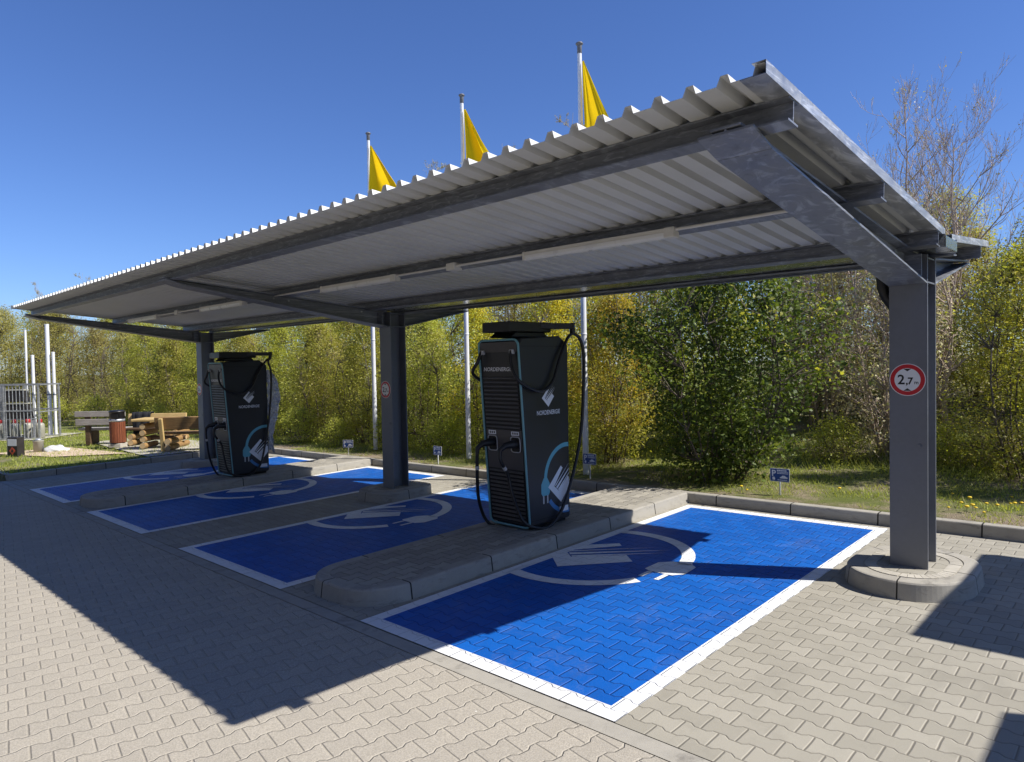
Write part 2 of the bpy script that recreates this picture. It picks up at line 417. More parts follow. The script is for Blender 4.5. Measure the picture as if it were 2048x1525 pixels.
# ------------------------------------------------------------------ logo shapes (unit: bottom tip at 0,0)
LOGO=[[(0,0),(.51,.56),(.33,.72),(-.10,.34)],
      [(0,0),(-.10,.34),(-.30,.50),(-.571,.503)],
      [(-.571,.503),(-.30,.50),(.09,.985),(.01,1.06)],
      [(-.22,.46),(-.165,.405),(.60,1.13)],
      [(-.14,.385),(-.085,.345),(.62,1.02)],
      [(-.265,.515),(-.245,.485),(.45,1.16)]]
def clip(poly,ax,lim,sign):
    out=[];n=len(poly)
    for i in range(n):
        p,q=poly[i],poly[(i+1)%n]; a_=sign*(p[ax]-lim); b_=sign*(q[ax]-lim)
        if a_>=0: out.append(p)
        if a_*b_<0:
            t=a_/(a_-b_); out.append((p[0]+(q[0]-p[0])*t,p[1]+(q[1]-p[1])*t))
    return out
def ring_polys(c,R,r,a0,a1,n=40,ry=1.0):
    A=[a0+(a1-a0)*i/n for i in range(n+1)]
    pt=lambda ra,t:(c[0]+ra*math.cos(t),c[1]+ra*math.sin(t)*ry)
    return [[pt(r,A[i]),pt(R,A[i]),pt(R,A[i+1]),pt(r,A[i+1])] for i in range(n)]

bay_lab=['blue charging bay in front, nearest the camera and half in sunlight','shaded blue charging bay just left of the near charger island',
 'shaded blue charging bay between the middle column and far charger','farthest blue charging bay beside the left kerb and lawn']
for i,(x0,x1) in enumerate(bays):
    t=thing('charging_bay',bay_lab[i],'parking bay',((x0+x1)/2,LB/2,gz((x0+x1)/2,LB/2)),0,'blue painted charging bays')
    b=.122; B=LB-.01
    def flat(name,polys,dz,mat):
        mb=MB()
        for p in polys:
            if len(p)>=3: mb.add([(x,y,gz(x,y)+dz) for x,y in p],[tuple(range(len(p)))])
        return mb.build(name,mat,t,world=True)
    xi0,xi1,yi0,yi1=x0+b,x1-b,.135,LB-.15
    flat('blue_paint',[[(xi0,yi0),(xi1,yi0),(xi1,yi1),(xi0,yi1)]],.004,M['blue'])
    flat('white_border',[[(x0,.002),(x1,.002),(x1,yi0),(x0,yi0)],[(x0,yi1),(x1,yi1),(x1,B),(x0,B)],[(x0,yi0),(xi0,yi0),(xi0,yi1),(x0,yi1)],[(xi1,yi0),(x1,yi0),(x1,yi1),(xi1,yi1)]],.004,M['white'])
    ox=x1; cx,cy=ox-2.12,2.64
    sym=[]
    ringp=ring_polys((cx,cy),1.04,.905,math.radians(-135),math.radians(-29),26)+ring_polys((cx,cy),1.04,.905,math.radians(10),math.radians(120),30)
    sym+=ringp
    sym+=[[(ox+u_,v_) for u_,v_ in ((-1.0,2.56),(-1.02,2.80),(-1.10,2.87),(-1.30,2.85),(-1.40,2.74),(-1.40,2.50),(-1.32,2.46),(-1.08,2.46))]]
    sym+=[[(ox+u_,v_) for u_,v_ in ((-1.335,2.28),(-1.285,2.28),(-1.285,2.455),(-1.335,2.455))],[(ox+u_,v_) for u_,v_ in ((-1.16,2.27),(-1.11,2.27),(-1.11,2.455),(-1.16,2.455))]]
    flat('charging_symbol',[clip(p,0,xi0+.001,1) for p in sym],.008,M['white'])
    flat('logo',[clip([(ox-2.13+u_,2.06+v_) for u_,v_ in p],0,xi0+.001,1) for p in LOGO],.0085,M['white'])

# ------------------------------------------------------------------ islands and column pedestals
def rrect(x0,x1,y0,y1,r,n=9,open_back=False):
    P=[]
    if open_back:
        P+=[(x1,y1)]+[(x1,y1-(y1-y0-r)*i/6) for i in range(1,7)]
        P+=[(x1-r+r*math.cos(t),y0+r-r*math.sin(t)) for t in [PI/2*i/n for i in range(1,n+1)]]
        P+=[(x0+r-r*math.sin(t),y0+r-r*math.cos(t)) for t in [PI/2*i/n for i in range(0,n+1)]]
        P+=[(x0,y0+r+(y1-y0-r)*i/6) for i in range(1,7)]
    else:
        for cx_,cy_,a0 in ((x1-r,y0+r,-PI/2),(x1-r,y1-r,0),(x0+r,y1-r,PI/2),(x0+r,y0+r,PI)):
            P+=[(cx_+r*math.cos(a0+PI/2*i/n),cy_+r*math.sin(a0+PI/2*i/n)) for i in range(n+1)]
    return P
IP=[(0.0,-.03),(-.022,.13),(-.03,.142),(-.045,.147),(-.15,.147),(-.151,.10)]
CHX=[-3.25,-10.75]
isl_lab=['raised paved island with rounded kerb carrying the near charger','raised paved island with rounded kerb carrying the far charger']
for i,(xa,xb) in enumerate(((bays[1][1],bays[0][0]),(bays[3][1],bays[2][0]))):
    x0,x1=xa+.07,xb-.06
    t=thing('charger_island',isl_lab[i],'traffic island',((x0+x1)/2,2.7,gz((x0+x1)/2,2.7)),0,'charger islands between the bays')
    P=rrect(x0,x1,.11,KY+.005,.47,16,True)
    mb=MB(); sweep(mb,P[::-1],IP,ustart=.4); mb.build('kerb_edge',M['kerb'],t,world=True)
    Q=rrect(x0+.148,x1-.148,.11+.148,KY+.12,.33,8,True)
    mb=MB(); mb.add([(x,y,gz(x,y)+.143) for x,y in Q],[tuple(range(len(Q)))]); mb.build('paving',M['island_paver'],t,world=True)
COLX=[.64,-6.81,-14.14]; COLY=3.59
ped_lab=['rounded kerb plinth under the nearest column, in sun','rounded kerb plinth under the middle column, in shade','rounded kerb plinth under the farthest column beside the left kerb']
for i,cx in enumerate(COLX):
    t=thing('column_plinth',ped_lab[i],'plinth',(cx,COLY,gz(cx,COLY)),0,'kerbed plinths under the columns')
    P=rrect(cx-.50,cx+.50,2.96,4.20,.49,20)
    mb=MB(); sweep(mb,P,IP,closed=True,ustart=-.02,ulen=.78); mb.build('kerb_edge',M['kerb'],t,world=True)
    Q=rrect(cx-.352,cx+.352,3.108,4.052,.345,9)
    mb=MB(); mb.add([(x,y,gz(x,y)+.143) for x,y in Q],[tuple(range(len(Q)))]); mb.build('paving',M['bay_paver'],t,world=True)
    # two rings of small setts on top
    mb=MB()
    for r_,nn in ((0,26),):
        q1=rrect(cx-.345,cx+.345,3.115,4.045,.34,9); q2=rrect(cx-.245,cx+.245,3.215,3.945,.24,9)
        n=len(q1)
        for k in range(0,n-1):
            a_,b_,c_,d_=Vector(q1[k]),Vector(q1[k+1]),Vector(q2[k+1]),Vector(q2[k])
            if (a_-b_).length<.01: continue
            m_=(a_+b_+c_+d_)/4
            q=[m_+(p-m_)*.93 for p in (a_,b_,c_,d_)]
            lo=[(p.x,p.y,gz(p.x,p.y)+.12) for p in q]; hi=[(p.x,p.y,gz(p.x,p.y)+.149) for p in q]
            mb.add(lo+hi,[(4,5,6,7),(0,1,5,4),(1,2,6,5),(2,3,7,6),(3,0,4,7)])
    mb.build('sett_ring',M['concrete'],t,world=True)

# ------------------------------------------------------------------ the carport
XL,XR=-14.2,.93
cp=thing('carport','long open steel carport with corrugated roof on three columns','carport',(COLX[0],COLY,gz(COLX[0],COLY)+.14))
FW=.145; FT=.019
def bottom_front(y): return 2.63+(3.44-y)*(3.075-2.63)/(3.44-.30)
def top_line(y): return 2.858+(3.44-y)*.0865 if y<=3.6 else 2.845+(y-3.6)*.083
for i,cx in enumerate(COLX):
    zb=gz(cx,COLY)+.14
    mb=MB(); y0,y1=3.44,3.74; zt=2.86
    mb.box((cx,y0+FT/2,(zb+zt)/2),(2*FW,FT,zt-zb)); mb.box((cx,y1-FT/2,(zb+zt)/2),(2*FW,FT,zt-zb))
    mb.box((cx,(y0+y1)/2,(zb+zt)/2),(.012,y1-y0-2*FT,zt-zb))
    for z_ in (2.63,2.835): mb.box((cx,(y0+y1)/2,z_),(2*FW-.012,y1-y0-2*FT-.002,.014))
    c=mb.build('column',M['steel_plain'],cp,world=True,bev=.002)
    for bx_,bz_ in ((.085,zb+1.05),):
        mb=MB(); mb.prism([(cx+bx_+.016*math.cos(k*PI/3),bz_+.016*math.sin(k*PI/3)) for k in range(6)],'y',y0-.0005,y0-.012)
        o=mb.build('bolt',M['steel_plain'],c); o.location=(-cp.location.x,-cp.location.y,-cp.location.z)
    mb=MB(); mb.tube([(cx-FW+.004,y0-.001,2.622),(cx+FW-.004,y0-.001,2.622)],.006,6); o=mb.build('weld_seam',M['steel'],c); o.location=(-cp.location.x,-cp.location.y,-cp.location.z)
    # front arm: web + bottom flange + slanted tip plate + top flange
    mb=MB()
    yt=.09; yk=.30
    web=[(3.438,bottom_front(3.44)),(yk,bottom_front(yk)),(yt,3.125),(yt,top_line(yt)-.004),(3.438,top_line(3.44)-.004)]
    mb.prism(web,'x',cx-.006,cx+.006)
    def plate(p,q,th,w=FW,cut=0):
        p,q=Vector((0,*p)),Vector((0,*q)); d=(q-p); L=d.length; d.normalize()
        nrm=Vector((0,-d.z,d.y)); ctr=(p+q)/2+nrm*th/2
        R=Matrix(((1,0,0),(0,d.y,nrm.y),(0,d.z,nrm.z)))
        mb.box((cx,ctr.y,ctr.z),(2*w,L,th),R)
    plate((3.438,bottom_front(3.44)),(yk,bottom_front(yk)),.016)
    plate((yk,bottom_front(yk)+.001),(yt,3.135),.016)
    plate((3.438,top_line(3.44)-.002),(yt,top_line(yt)-.002),-.016,.08)
    for yy in (3.30,): mb.box((cx,yy,(bottom_front(yy)+top_line(yy))/2),(2*FW-.02,.012,top_line(yy)-bottom_front(yy)-.04))
    fa=mb.build('front_arm',M['steel'],cp,world=True,bev=.002)
    for by_ in (.36,1.55,1.78,3.0):
        for sx in (-1,1):
            bz_=top_line(by_)-.045; xw=cx+sx*.006
            mb=MB(); mb.prism([(by_+.015*math.cos(k*PI/3),bz_+.015*math.sin(k*PI/3)) for k in range(6)],'x',xw,xw+sx*.014)
            o=mb.build('bolt',M['steel_light'],fa); o.location=(-cp.location.x,-cp.location.y,-cp.location.z)
    mb=MB(); ye=5.15
    zb2=lambda y:2.63+(y-3.74)*.215
    web=[(3.742,2.63),(3.742,top_line(3.742)-.004),(ye,top_line(ye)-.004),(ye,2.935),(5.02,zb2(5.02))]
    mb.prism(web,'x',cx-.006,cx+.006)
    plate((3.742,2.63),(5.02,zb2(5.02)),.016); plate((5.02,zb2(5.02)),(ye,2.935),.016); plate((3.742,top_line(3.742)-.002),(ye,top_line(ye)-.002),-.016)
    mb.build('rear_arm',M['steel'],cp,world=True,bev=.002)
# purlins
PUR=[(.20,3.122),(1.66,2.996),(3.12,2.872),(3.72,2.856),(4.88,2.952)]
for k,(py,pz) in enumerate(PUR):
    mb=MB(); f=.058; h=.118; tl=.085 if py<3.5 else -.083
    A=-math.atan(tl); R=Matrix.Rotation(A,3,'X'); cz=pz+h/2
    Lx=XR-XL-.0; xc=(XR+XL)/2
    for dz in (-h/2+.005,h/2-.005): mb.box(Vector((xc,py,cz))+R@Vector((0,0,dz)),(Lx,2*f,.010),R)
    mb.box((xc,py,cz),(Lx,.008,h-.022),R)
    mb.build('purlin',M['steel'] if k else M['steel'],cp,world=True)
# corrugated sheets
def sheetroof(name,ya,za,yb,zb,xa,xb,pitch=.174):
    prof=[]; x=xb-.160
    rh=.046
    while x>xa+.1:
        prof+=[(x,0),(x-.016,rh),(x-.052,rh),(x-.070,0)]; x-=pitch
    prof=[(xb-.004,rh),(xb-.045,rh),(xb-.057,0)]+prof+[(xa,0)]
    mb=MB(); n=len(prof); th=.0015
    d=Vector((0,yb-ya,zb-za)).normalized(); nrm=Vector((0,-d.z,d.y)); 
    if nrm.z<0: nrm=-nrm
    rows=[]
    for (yy,zz) in ((ya,za),(yb,zb)):
        for o in (0,th): rows.append([(x_,yy+nrm.y*(h_+o),zz+nrm.z*(h_+o)) for x_,h_ in prof])
    vs=[p for r_ in rows for p in r_]
    fs=[]
    for q in range(n-1):
        fs.append((q,q+1,2*n+q+1,2*n+q)); fs.append((n+q,3*n+q,3*n+q+1,n+q+1)); fs.append((q,n+q,n+q+1,q+1)); fs.append((2*n+q,2*n+q+1,3*n+q+1,3*n+q))
    mb.add(vs,fs); return mb.build(name,M['sheet'],cp,world=True)
zs=lambda y:3.243-(y-.20)*.0853
sheetroof('roof_sheet',-.118,zs(-.118),3.33,zs(3.33),XL-.05,XR)
zr=lambda y:2.977+(y-3.72)*.083
sheetroof('rear_roof_sheet',3.56,zr(3.56),5.24,zr(5.24),XL-.05,XR)
# verge flashings: underside strip, upright, top strip
def verge(name,x,sgn,ya,yb,zf):
    mb=MB()
    for (xa,xb,z0,z1) in ((x-.115*sgn,x+.004*sgn,-.006,-.003),(x+.0045*sgn,x+.0065*sgn,-.006,.052),(x-.06*sgn,x+.0065*sgn,.0525,.0545)):
        pts=[]
        for yy in (ya,yb):
            pts+=[(xa,yy,zf(yy)+z0),(xb,yy,zf(yy)+z0),(xb,yy,zf(yy)+z1),(xa,yy,zf(yy)+z1)]
        mb.add(pts,[(0,1,2,3),(7,6,5,4),(0,4,5,1),(1,5,6,2),(2,6,7,3),(3,7,4,0)])
    return mb.build(name,M['steel_light'],cp,world=True)
verge('verge_flashing',XR,1,-.122,3.32,zs); verge('verge_flashing',XR,1,3.57,5.245,zr)
verge('verge_flashing',XL-.05,-1,-.122,3.32,zs); verge('verge_flashing',XL-.05,-1,3.57,5.245,zr)
# valley gutter, open box
mb=MB(); g0,g1,gb=3.215,3.63,2.874
mb.box(((XL+XR)/2,(g0+g1)/2,gb),(XR-XL+.06,g1-g0,.003))
for yy in (g0,g1): mb.box(((XL+XR)/2,yy,gb+.052),(XR-XL+.06,.003,.101))
for xx in (XL-.03,XR+.03): mb.box((xx,(g0+g1)/2,gb+.045),(.003,g1-g0-.006,.085))
mb.build('gutter',M['gutter'],cp,world=True)
# downpipe and cable at the nearest column
cx=COLX[0]
mb=MB(); mb.tube([(cx-.22,3.53,2.88),(cx-.225,3.54,2.74),(cx-.222,3.55,2.62),(cx-.20,3.57,2.54),(cx-.15,3.58,2.46),(cx-.10,3.59,2.38),(cx-.078,3.59,2.25),(cx-.075,3.59,gz(cx,3.8)+.15)],.05,12)
mb.build('downpipe',M['black_plastic'],cp,world=True)
mb=MB(); mb.tube([(cx+.07,3.55,2.85),(cx+.07,3.66,2.80),(cx+.075,3.70,2.72),(cx+.09,3.715,2.64),(cx+.08,3.68,2.585),(cx+.06,3.60,2.57),(cx+.04,3.56,2.52),(cx+.03,3.55,2.3)],.013,8)
mb.build('cable',M['black_plastic'],cp,world=True)

# ------------------------------------------------------------------ height limit discs on the columns
def disc_poly(r,n=40): return [(r*math.cos(2*PI*k/n),r*math.sin(2*PI*k/n)) for k in range(n)]
def plate_y(mb,poly,y,th=.0012):   # poly in (x,z), front face towards -y
    mb.prism(poly,'y',y,y-th)
sg_lab=['round red and white height limit disc reading 2,7 m on nearest column','round red and white height limit disc on the middle column','small round height limit disc on the farthest column, partly hidden by charger']
hs=None
for i,(cx,z_) in enumerate(((COLX[0]-.005,1.81),(COLX[1]-.02,1.62),(COLX[2]-.03,1.52))):
    loc=(cx,3.4395,z_)
    if hs is None:
        hs=thing('height_sign',sg_lab[0],'sign',loc,0,'height limit discs on the columns')
        mb=MB(); plate_y(mb,disc_poly(.138),0); mb.build('rim',M['sign_white'],hs)
        mb=MB(); plate_y(mb,disc_poly(.132),-.0013,.0008); mb.build('red_ring',M['sign_red'],hs)
        mb=MB(); plate_y(mb,disc_poly(.099),-.0022,.0008); mb.build('face',M['sign_white'],hs)
        mb=MB()
        for s_ in (1,-1): plate_y(mb,[(-.03,s_*.094),(.03,s_*.094),(0,s_*.072)],-.0031,.0005)
        for tx,sz,ox_,oz_ in (('2',.115,-.047,-.037),(',',.08,-.004,-.037),('7',.080,.022,-.037),('m',.044,.068,-.037)):
            vs,fs=text_mesh(tx,sz,.0022 if sz>.05 else .0008)
            mb.add([(v.x+ox_,-.0037,v.y+oz_) for v in vs],fs)
        mb.build('lettering',M['sign_black'],hs)
    else: dup(hs,loc,0,sg_lab[i])

# ------------------------------------------------------------------ lamps under the roof
lamp=None
lamp_lab=['batten lamp under the roof, nearest, right of the near junction box','batten lamp under the roof just right of the middle arm','batten lamp under the roof just left of the middle arm','farthest batten lamp under the roof near the left end']
LY,LZ=1.585,2.985
for i,x0 in enumerate((-2.06,-5.56,-9.32,-12.85)):
    loc=(x0,LY,LZ)
    if lamp is None:
        lamp=thing('batten_lamp',lamp_lab[0],'lamp',loc,0,'batten lamps along the middle purlin')
        mb=MB(); mb.box((.78,0,.028),(1.52,.07,.036)); mb.build('housing',M['lamp_plastic'],lamp,bev=.006)
        mb=MB(); mb.prism([(-.04,.011),(.04,.011),(.036,-.012),(.02,-.03),(-.02,-.03),(-.036,-.012)],'x',.03,1.50); mb.build('diffuser',M['diffuser'],lamp)
        for xx in (.015,1.525): 
            mb=MB(); mb.box((xx,0,.008),(.03 if xx<1 else .09,.088,.08)); mb.build('end_cap',M['lamp_plastic'],lamp,bev=.008)
    else: dup(lamp,loc,0,lamp_lab[i])
jb=None
for i,x0 in enumerate((-3.06,-10.35)):
    if jb is None:
        jb=thing('junction_box','small grey junction box between the two nearest lamps','junction box',(x0,1.60,2.99),0,'junction boxes beside the lamps')
        mb=MB(); mb.box((0,0,.02),(.13,.11,.075)); mb.build('box',M['lamp_plastic'],jb,bev=.006)
        for sx in (-1,1):
            mb=MB(); mb.tube([(sx*.065,0,.02),(sx*.10,0,.02)],.014,8); mb.build('gland',M['lamp_plastic'],jb)
    else: dup(jb,(x0,1.60,2.99),0,'small grey junction box beyond the middle arm, near the far lamps')
mb=MB(); mb.tube([(-13.0,1.575,3.012),(.62,1.575,3.012)],.0125,8)
tag(mb.build('cable_conduit',M['lamp_plastic']),'thin white conduit running along the middle purlin between lamps','conduit')

# ------------------------------------------------------------------ chargers
def build_charger(loc,label,oy=.04):
    t=thing('fast_charger',label,'car charger',loc,0,'fast chargers on the islands')
    hw=.29
    yf=lambda z:-.335-.150*(z/2.1)
    prof=[(yf(.045),.045),(yf(2.07),2.07),(yf(2.07)+.05,2.135),(.22,2.165),(.345,2.09),(.375,2.06),(.372,.07),(.35,.045)]
    mb=MB(); mb.prism(prof,'x',-hw,hw); mb.build('body',M['charger'],t,bev=.022,seg=3)
    mb=MB(); mb.box((0,.03,.022),(.50,.60,.045)); mb.build('plinth',M['dark'],t)
    # seam near the top
    for sx in (-1,1):
        mb=MB(); mb.box((sx*(hw+.0005),-.04,2.045),(.002,.80,.006)); mb.build('top_seam',M['dark'],t)
        mb=MB(); mb.box((sx*(hw+.0005),.02,.105),(.002,.68,.006)); mb.build('bottom_seam',M['dark'],t)
    # teal front frame: rounded rectangle tube lying on the tilted front
    def fp(x,z,o=.0): return (x,yf(z)-o,z)
    fr=rrect(-hw+.006,hw-.006,.03,2.12,.065,6)
    pts=[fp(x,z,.008) for x,z in fr]; pts.append(pts[0]); pts.append(pts[1])
    mb=MB(); mb.tube(pts,.0125,8,cap=False); mb.build('front_frame',M['teal'],t)
    def panel(name,x0,x1,z0,z1,o,mat,th=.012,parent=None):
        mb=MB(); a=[fp(x0,z0,o),fp(x1,z0,o),fp(x1,z1,o),fp(x0,z1,o)]; b=[fp(x0,z0,o-th),fp(x1,z0,o-th),fp(x1,z1,o-th),fp(x0,z1,o-th)]
        mb.add(a+b,[(0,1,2,3),(0,4,5,1),(1,5,6,2),(2,6,7,3),(3,7,4,0)]); return mb.build(name,mat,parent or t)
    panel('header_panel',-.262,.262,1.985,2.095,.012,M['charger_grey'])
    lp=panel('logo_panel',-.258,.258,1.72,1.975,.003,M['charger'],.004)
    vs,fs=text_mesh('NORDENERGIE',.061,.0009,.22)
    mb=MB(); mb.add([fp(v.x-.03,v.y+1.775,.0045) for v in vs],fs); mb.build('lettering',M['decal_white'],lp)
    for z0,z1,nm in ((1.12,1.715,13),(.075,.665,13)):
        lv=panel('louvre_panel',-.255,.255,z0,z1,.002,M['dark'],.003)
        mb=MB(); st=(z1-z0)/nm
        for k in range(nm):
            z_=z0+st*(k+.5)
            a=[fp(-.245,z_-st*.22,.003),fp(.245,z_-st*.22,.003),fp(.245,z_-st*.05,.018),fp(-.245,z_-st*.05,.018),fp(.245,z_+st*.22,.016),fp(-.245,z_+st*.22,.016),fp(.245,z_+st*.3,.003),fp(-.245,z_+st*.3,.003)]
            mb.add(a,[(0,1,2,3),(3,2,4,5),(5,4,6,7)])
        mb.build('slats',M['charger_slat'],lv)
    panel('socket_panel',-.255,.255,.675,1.115,.010,M['charger_grey'])
    for sx in (-.165,.165):
        ho=MB(); q=rrect(sx-.065,sx+.065,.875,1.045,.03,5)
        pts=[fp(x,z,.016) for x,z in q]; pts+=pts[:2]
        ho.tube(pts,.006,6,cap=False); h=ho.build('holster',M['nub'],t)
        mb=MB(); mb.add([fp(x,z,.0135) for x,z in q],[tuple(range(len(q)))]); mb.build('holster_well',M['dark'],h)
        mb=MB(); mb.add([fp(x,z,.0125) for x,z in ((sx-.055,1.06),(sx+.055,1.06),(sx+.055,1.105),(sx-.055,1.105))],[(0,1,2,3)])
        for k in range(3): mb.add([fp(sx-.04+.03*k+dx_,z_,.0131) for dx_,z_ in ((0,1.07),(.02,1.07),(.02,1.095),(0,1.095))],[(0,1,2,3)],1)
        mb.build('label',[M['decal_white'],M['charger_grey']],h)
        # connector: body pointing into the holster, handle turning down and left
        y0=yf(.96)-.02; s=-.07
        mb=MB(); mb.tube([(sx,y0+.02,.965),(sx-.01,y0-.05,.968),(sx+s*.6,y0-.12,.955),(sx+s*1.1,y0-.16,.91),(sx+s*1.15,y0-.165,.85)],[.044,.046,.034,.027,.022],12); mb.build('connector',M['black_plastic'],t)
        mb=MB(); zt=1.985; yt=yf(zt)
        mb.box((sx+.04 if sx>0 else sx-.06,yt-.022,zt),(.045,.05,.05)); mb.build('cable_nub',M['nub'],t,bev=.006)
    # top box and swivel arm for the cables
    mb=MB(); mb.box((-.03,-.13,2.265),(.40,.72,.115)); mb.prism([(-.42,2.15),(.22,2.15),(.16,2.209),(-.34,2.209)],'x',-.19,.13); mb.build('cable_box',M['black_plastic'],t,bev=.01)
    mb=MB(); mb.prism([(.13,-.03),(.34,.37),(.31,.49),(.26,.50),(.05,.22)],'z',2.25,2.315); mb.tube([(.31,.44,2.32),(.31,.44,2.19)],.032,10); mb.build('cable_arm',M['black_plastic'],t,bev=.006)
    def cable(pts,r=.019):
        # smooth through the points
        P=[Vector(p) for p in pts]; out=[]
        for i in range(len(P)-1):
            p0=P[max(0,i-1)];p1=P[i];p2=P[i+1];p3=P[min(len(P)-1,i+2)]
            for q in range(6):
                u=q/6; out.append(.5*((2*p1)+(p2-p0)*u+(2*p0-5*p1+4*p2-p3)*u*u+(3*p1-p0-3*p2+p3)*u**3))
        out.append(P[-1]); mb=MB(); mb.tube(out,r,8); return mb.build('cable',M['black_plastic'],t)
    yt=yf(2.0)-.03
    cable([(.205,yt,2.0),(.22,yt-.03,1.85),(.29,yt-.0,1.68),(.335,-.33,1.57),(.34,-.14,1.55),(.34,.03,1.66),(.335,.17,1.92),(.315,.33,2.13),(.31,.44,2.20)])
    cable([(.31,.45,2.20),(.34,.50+oy,2.13),(.36,.54+oy,1.94),(.355,.53+oy,1.5),(.35,.47+oy,1.0),(.34,.34+oy*.6,.55),(.335,.16,.18),(.33,-.06,.02),(.31,-.26,.03),(.25,-.42,.13),(.12,-.44,.42),(.085,-.46,.62),(.088,-.575,.78),(.0845,-.59,.86)])
    cable([(-.225,yt,2.0),(-.26,yt-.03,1.88),(-.335,yt-.03,1.75),(-.34,-.30,1.62),(-.34,-.10,1.60),(-.335,.1,1.75),(-.2,.25,2.05),(-.05,.2,2.22)])
    cable([(-.2455,-.59,.86),(-.27,-.57,.70),(-.33,-.50,.35),(-.34,-.42,.12),(-.30,-.36,.0),(-.24,-.33,-.02)])
    mb=MB(); mb.tube([(.086,-.50,.685),(.088,-.53,.72)],.023,8); mb.build('cable_clip',M['nub'],t)
    mb=MB(); mb.tube([(-.27,-.565,.66),(-.268,-.572,.70)],.023,8); mb.build('cable_clip',M['nub'],t)
    # side decals, the same on both sides
    def pyl(polys,name,mat,parent,o):
        mb=MB()
        for p in polys:
            if len(p)>=3: mb.add([(hw+o,y,z) for y,z in p],[tuple(range(len(p)))])
        return mb.build(name,mat,parent)
    lg=[[(.0+u*.20,1.36+v*.205) for u,v in p] for p in LOGO]
    sd=pyl(lg,'side_logo',M['decal_white'],t,.0012)
    vs,fs=text_mesh('NORDENERGIE',.070,.0009,.0)
    mb=MB(); mb.add([(hw+.0012,v.x*.86+.0,v.y+1.275) for v in vs],fs); mb.build('lettering',M['decal_white'],sd)
    lim=.352
    lg=[clip([(.20+u*.40,.245+v*.40) for u,v in p],0,lim,-1) for p in LOGO]
    pyl(lg,'large_logo',M['decal_white'],t,.0022)
    c=(.31,.52)
    rg=pyl([clip(p,0,lim,-1) for p in ring_polys(c,.41,.36,math.radians(72),math.radians(176),24)],'ring_cord',M['decal_teal'],t,.0012)
    pyl([clip(p,0,lim,-1) for p in ring_polys(c,.41,.36,math.radians(216),math.radians(290),20)],'ring_cord',M['decal_blue'],t,.0012)
    px,pz=c[0]-.385,c[1]
    plug=[[(px-.075,pz-.13),(px-.055,pz-.16),(px+.055,pz-.16),(px+.075,pz-.13),(px+.075,pz-.03),(px+.03,pz+.04),(px-.03,pz+.04),(px-.075,pz-.03)]]
    pp=pyl(plug,'plug_decal',M['decal_teal'],t,.0014)
    for d in (-.035,.035): pyl([[(px+d-.011,pz-.25),(px+d+.011,pz-.25),(px+d+.011,pz-.16),(px+d-.011,pz-.16)]],'prong',M['nub'],pp,.0014)
    pyl([[(.17,.135),(.33,.135),(.33,.195),(.17,.195)]],'white_sticker',M['decal_white'],t,.003)
    return t
ch=build_charger((CHX[0],2.9,gz(CHX[0],2.9)+.1445),'black fast charger with four cables on the nearer island')
ch2=build_charger((CHX[1],2.87,gz(CHX[1],2.87)+.1445),'black fast charger on the far island, with crinkled film behind it',-.12)
for q in (ch,ch2): q.scale=(1.10,1,1.022)
# crinkled protective film hanging off the far charger's rear side
mb=MB(); nu,nv=8,22; vs=[]
fx=CHX[1]+.20; fz=gz(fx,3.3)+.1445
r5=random.Random(5)
for j in range(nv+1):
    for i in range(nu+1):
        u=i/nu; v=j/nv; wd=.30*(.55+.35*math.sin(v*5+.4)+.25*v)
        vs.append((fx+.07-.04*u+.03*r5.uniform(-1,1),3.262+.0+u*wd,fz+2.0-1.55*v-.12*u*u+r5.uniform(-.02,.02)))
mb.add(vs,[(j*(nu+1)+i,j*(nu+1)+i+1,(j+1)*(nu+1)+i+1,(j+1)*(nu+1)+i) for j in range(nv) for i in range(nu)],sm=True)
o=mb.build('protective_film',M['foil']); tag(o,'crinkled silver film hanging down the back of the far charger','film')

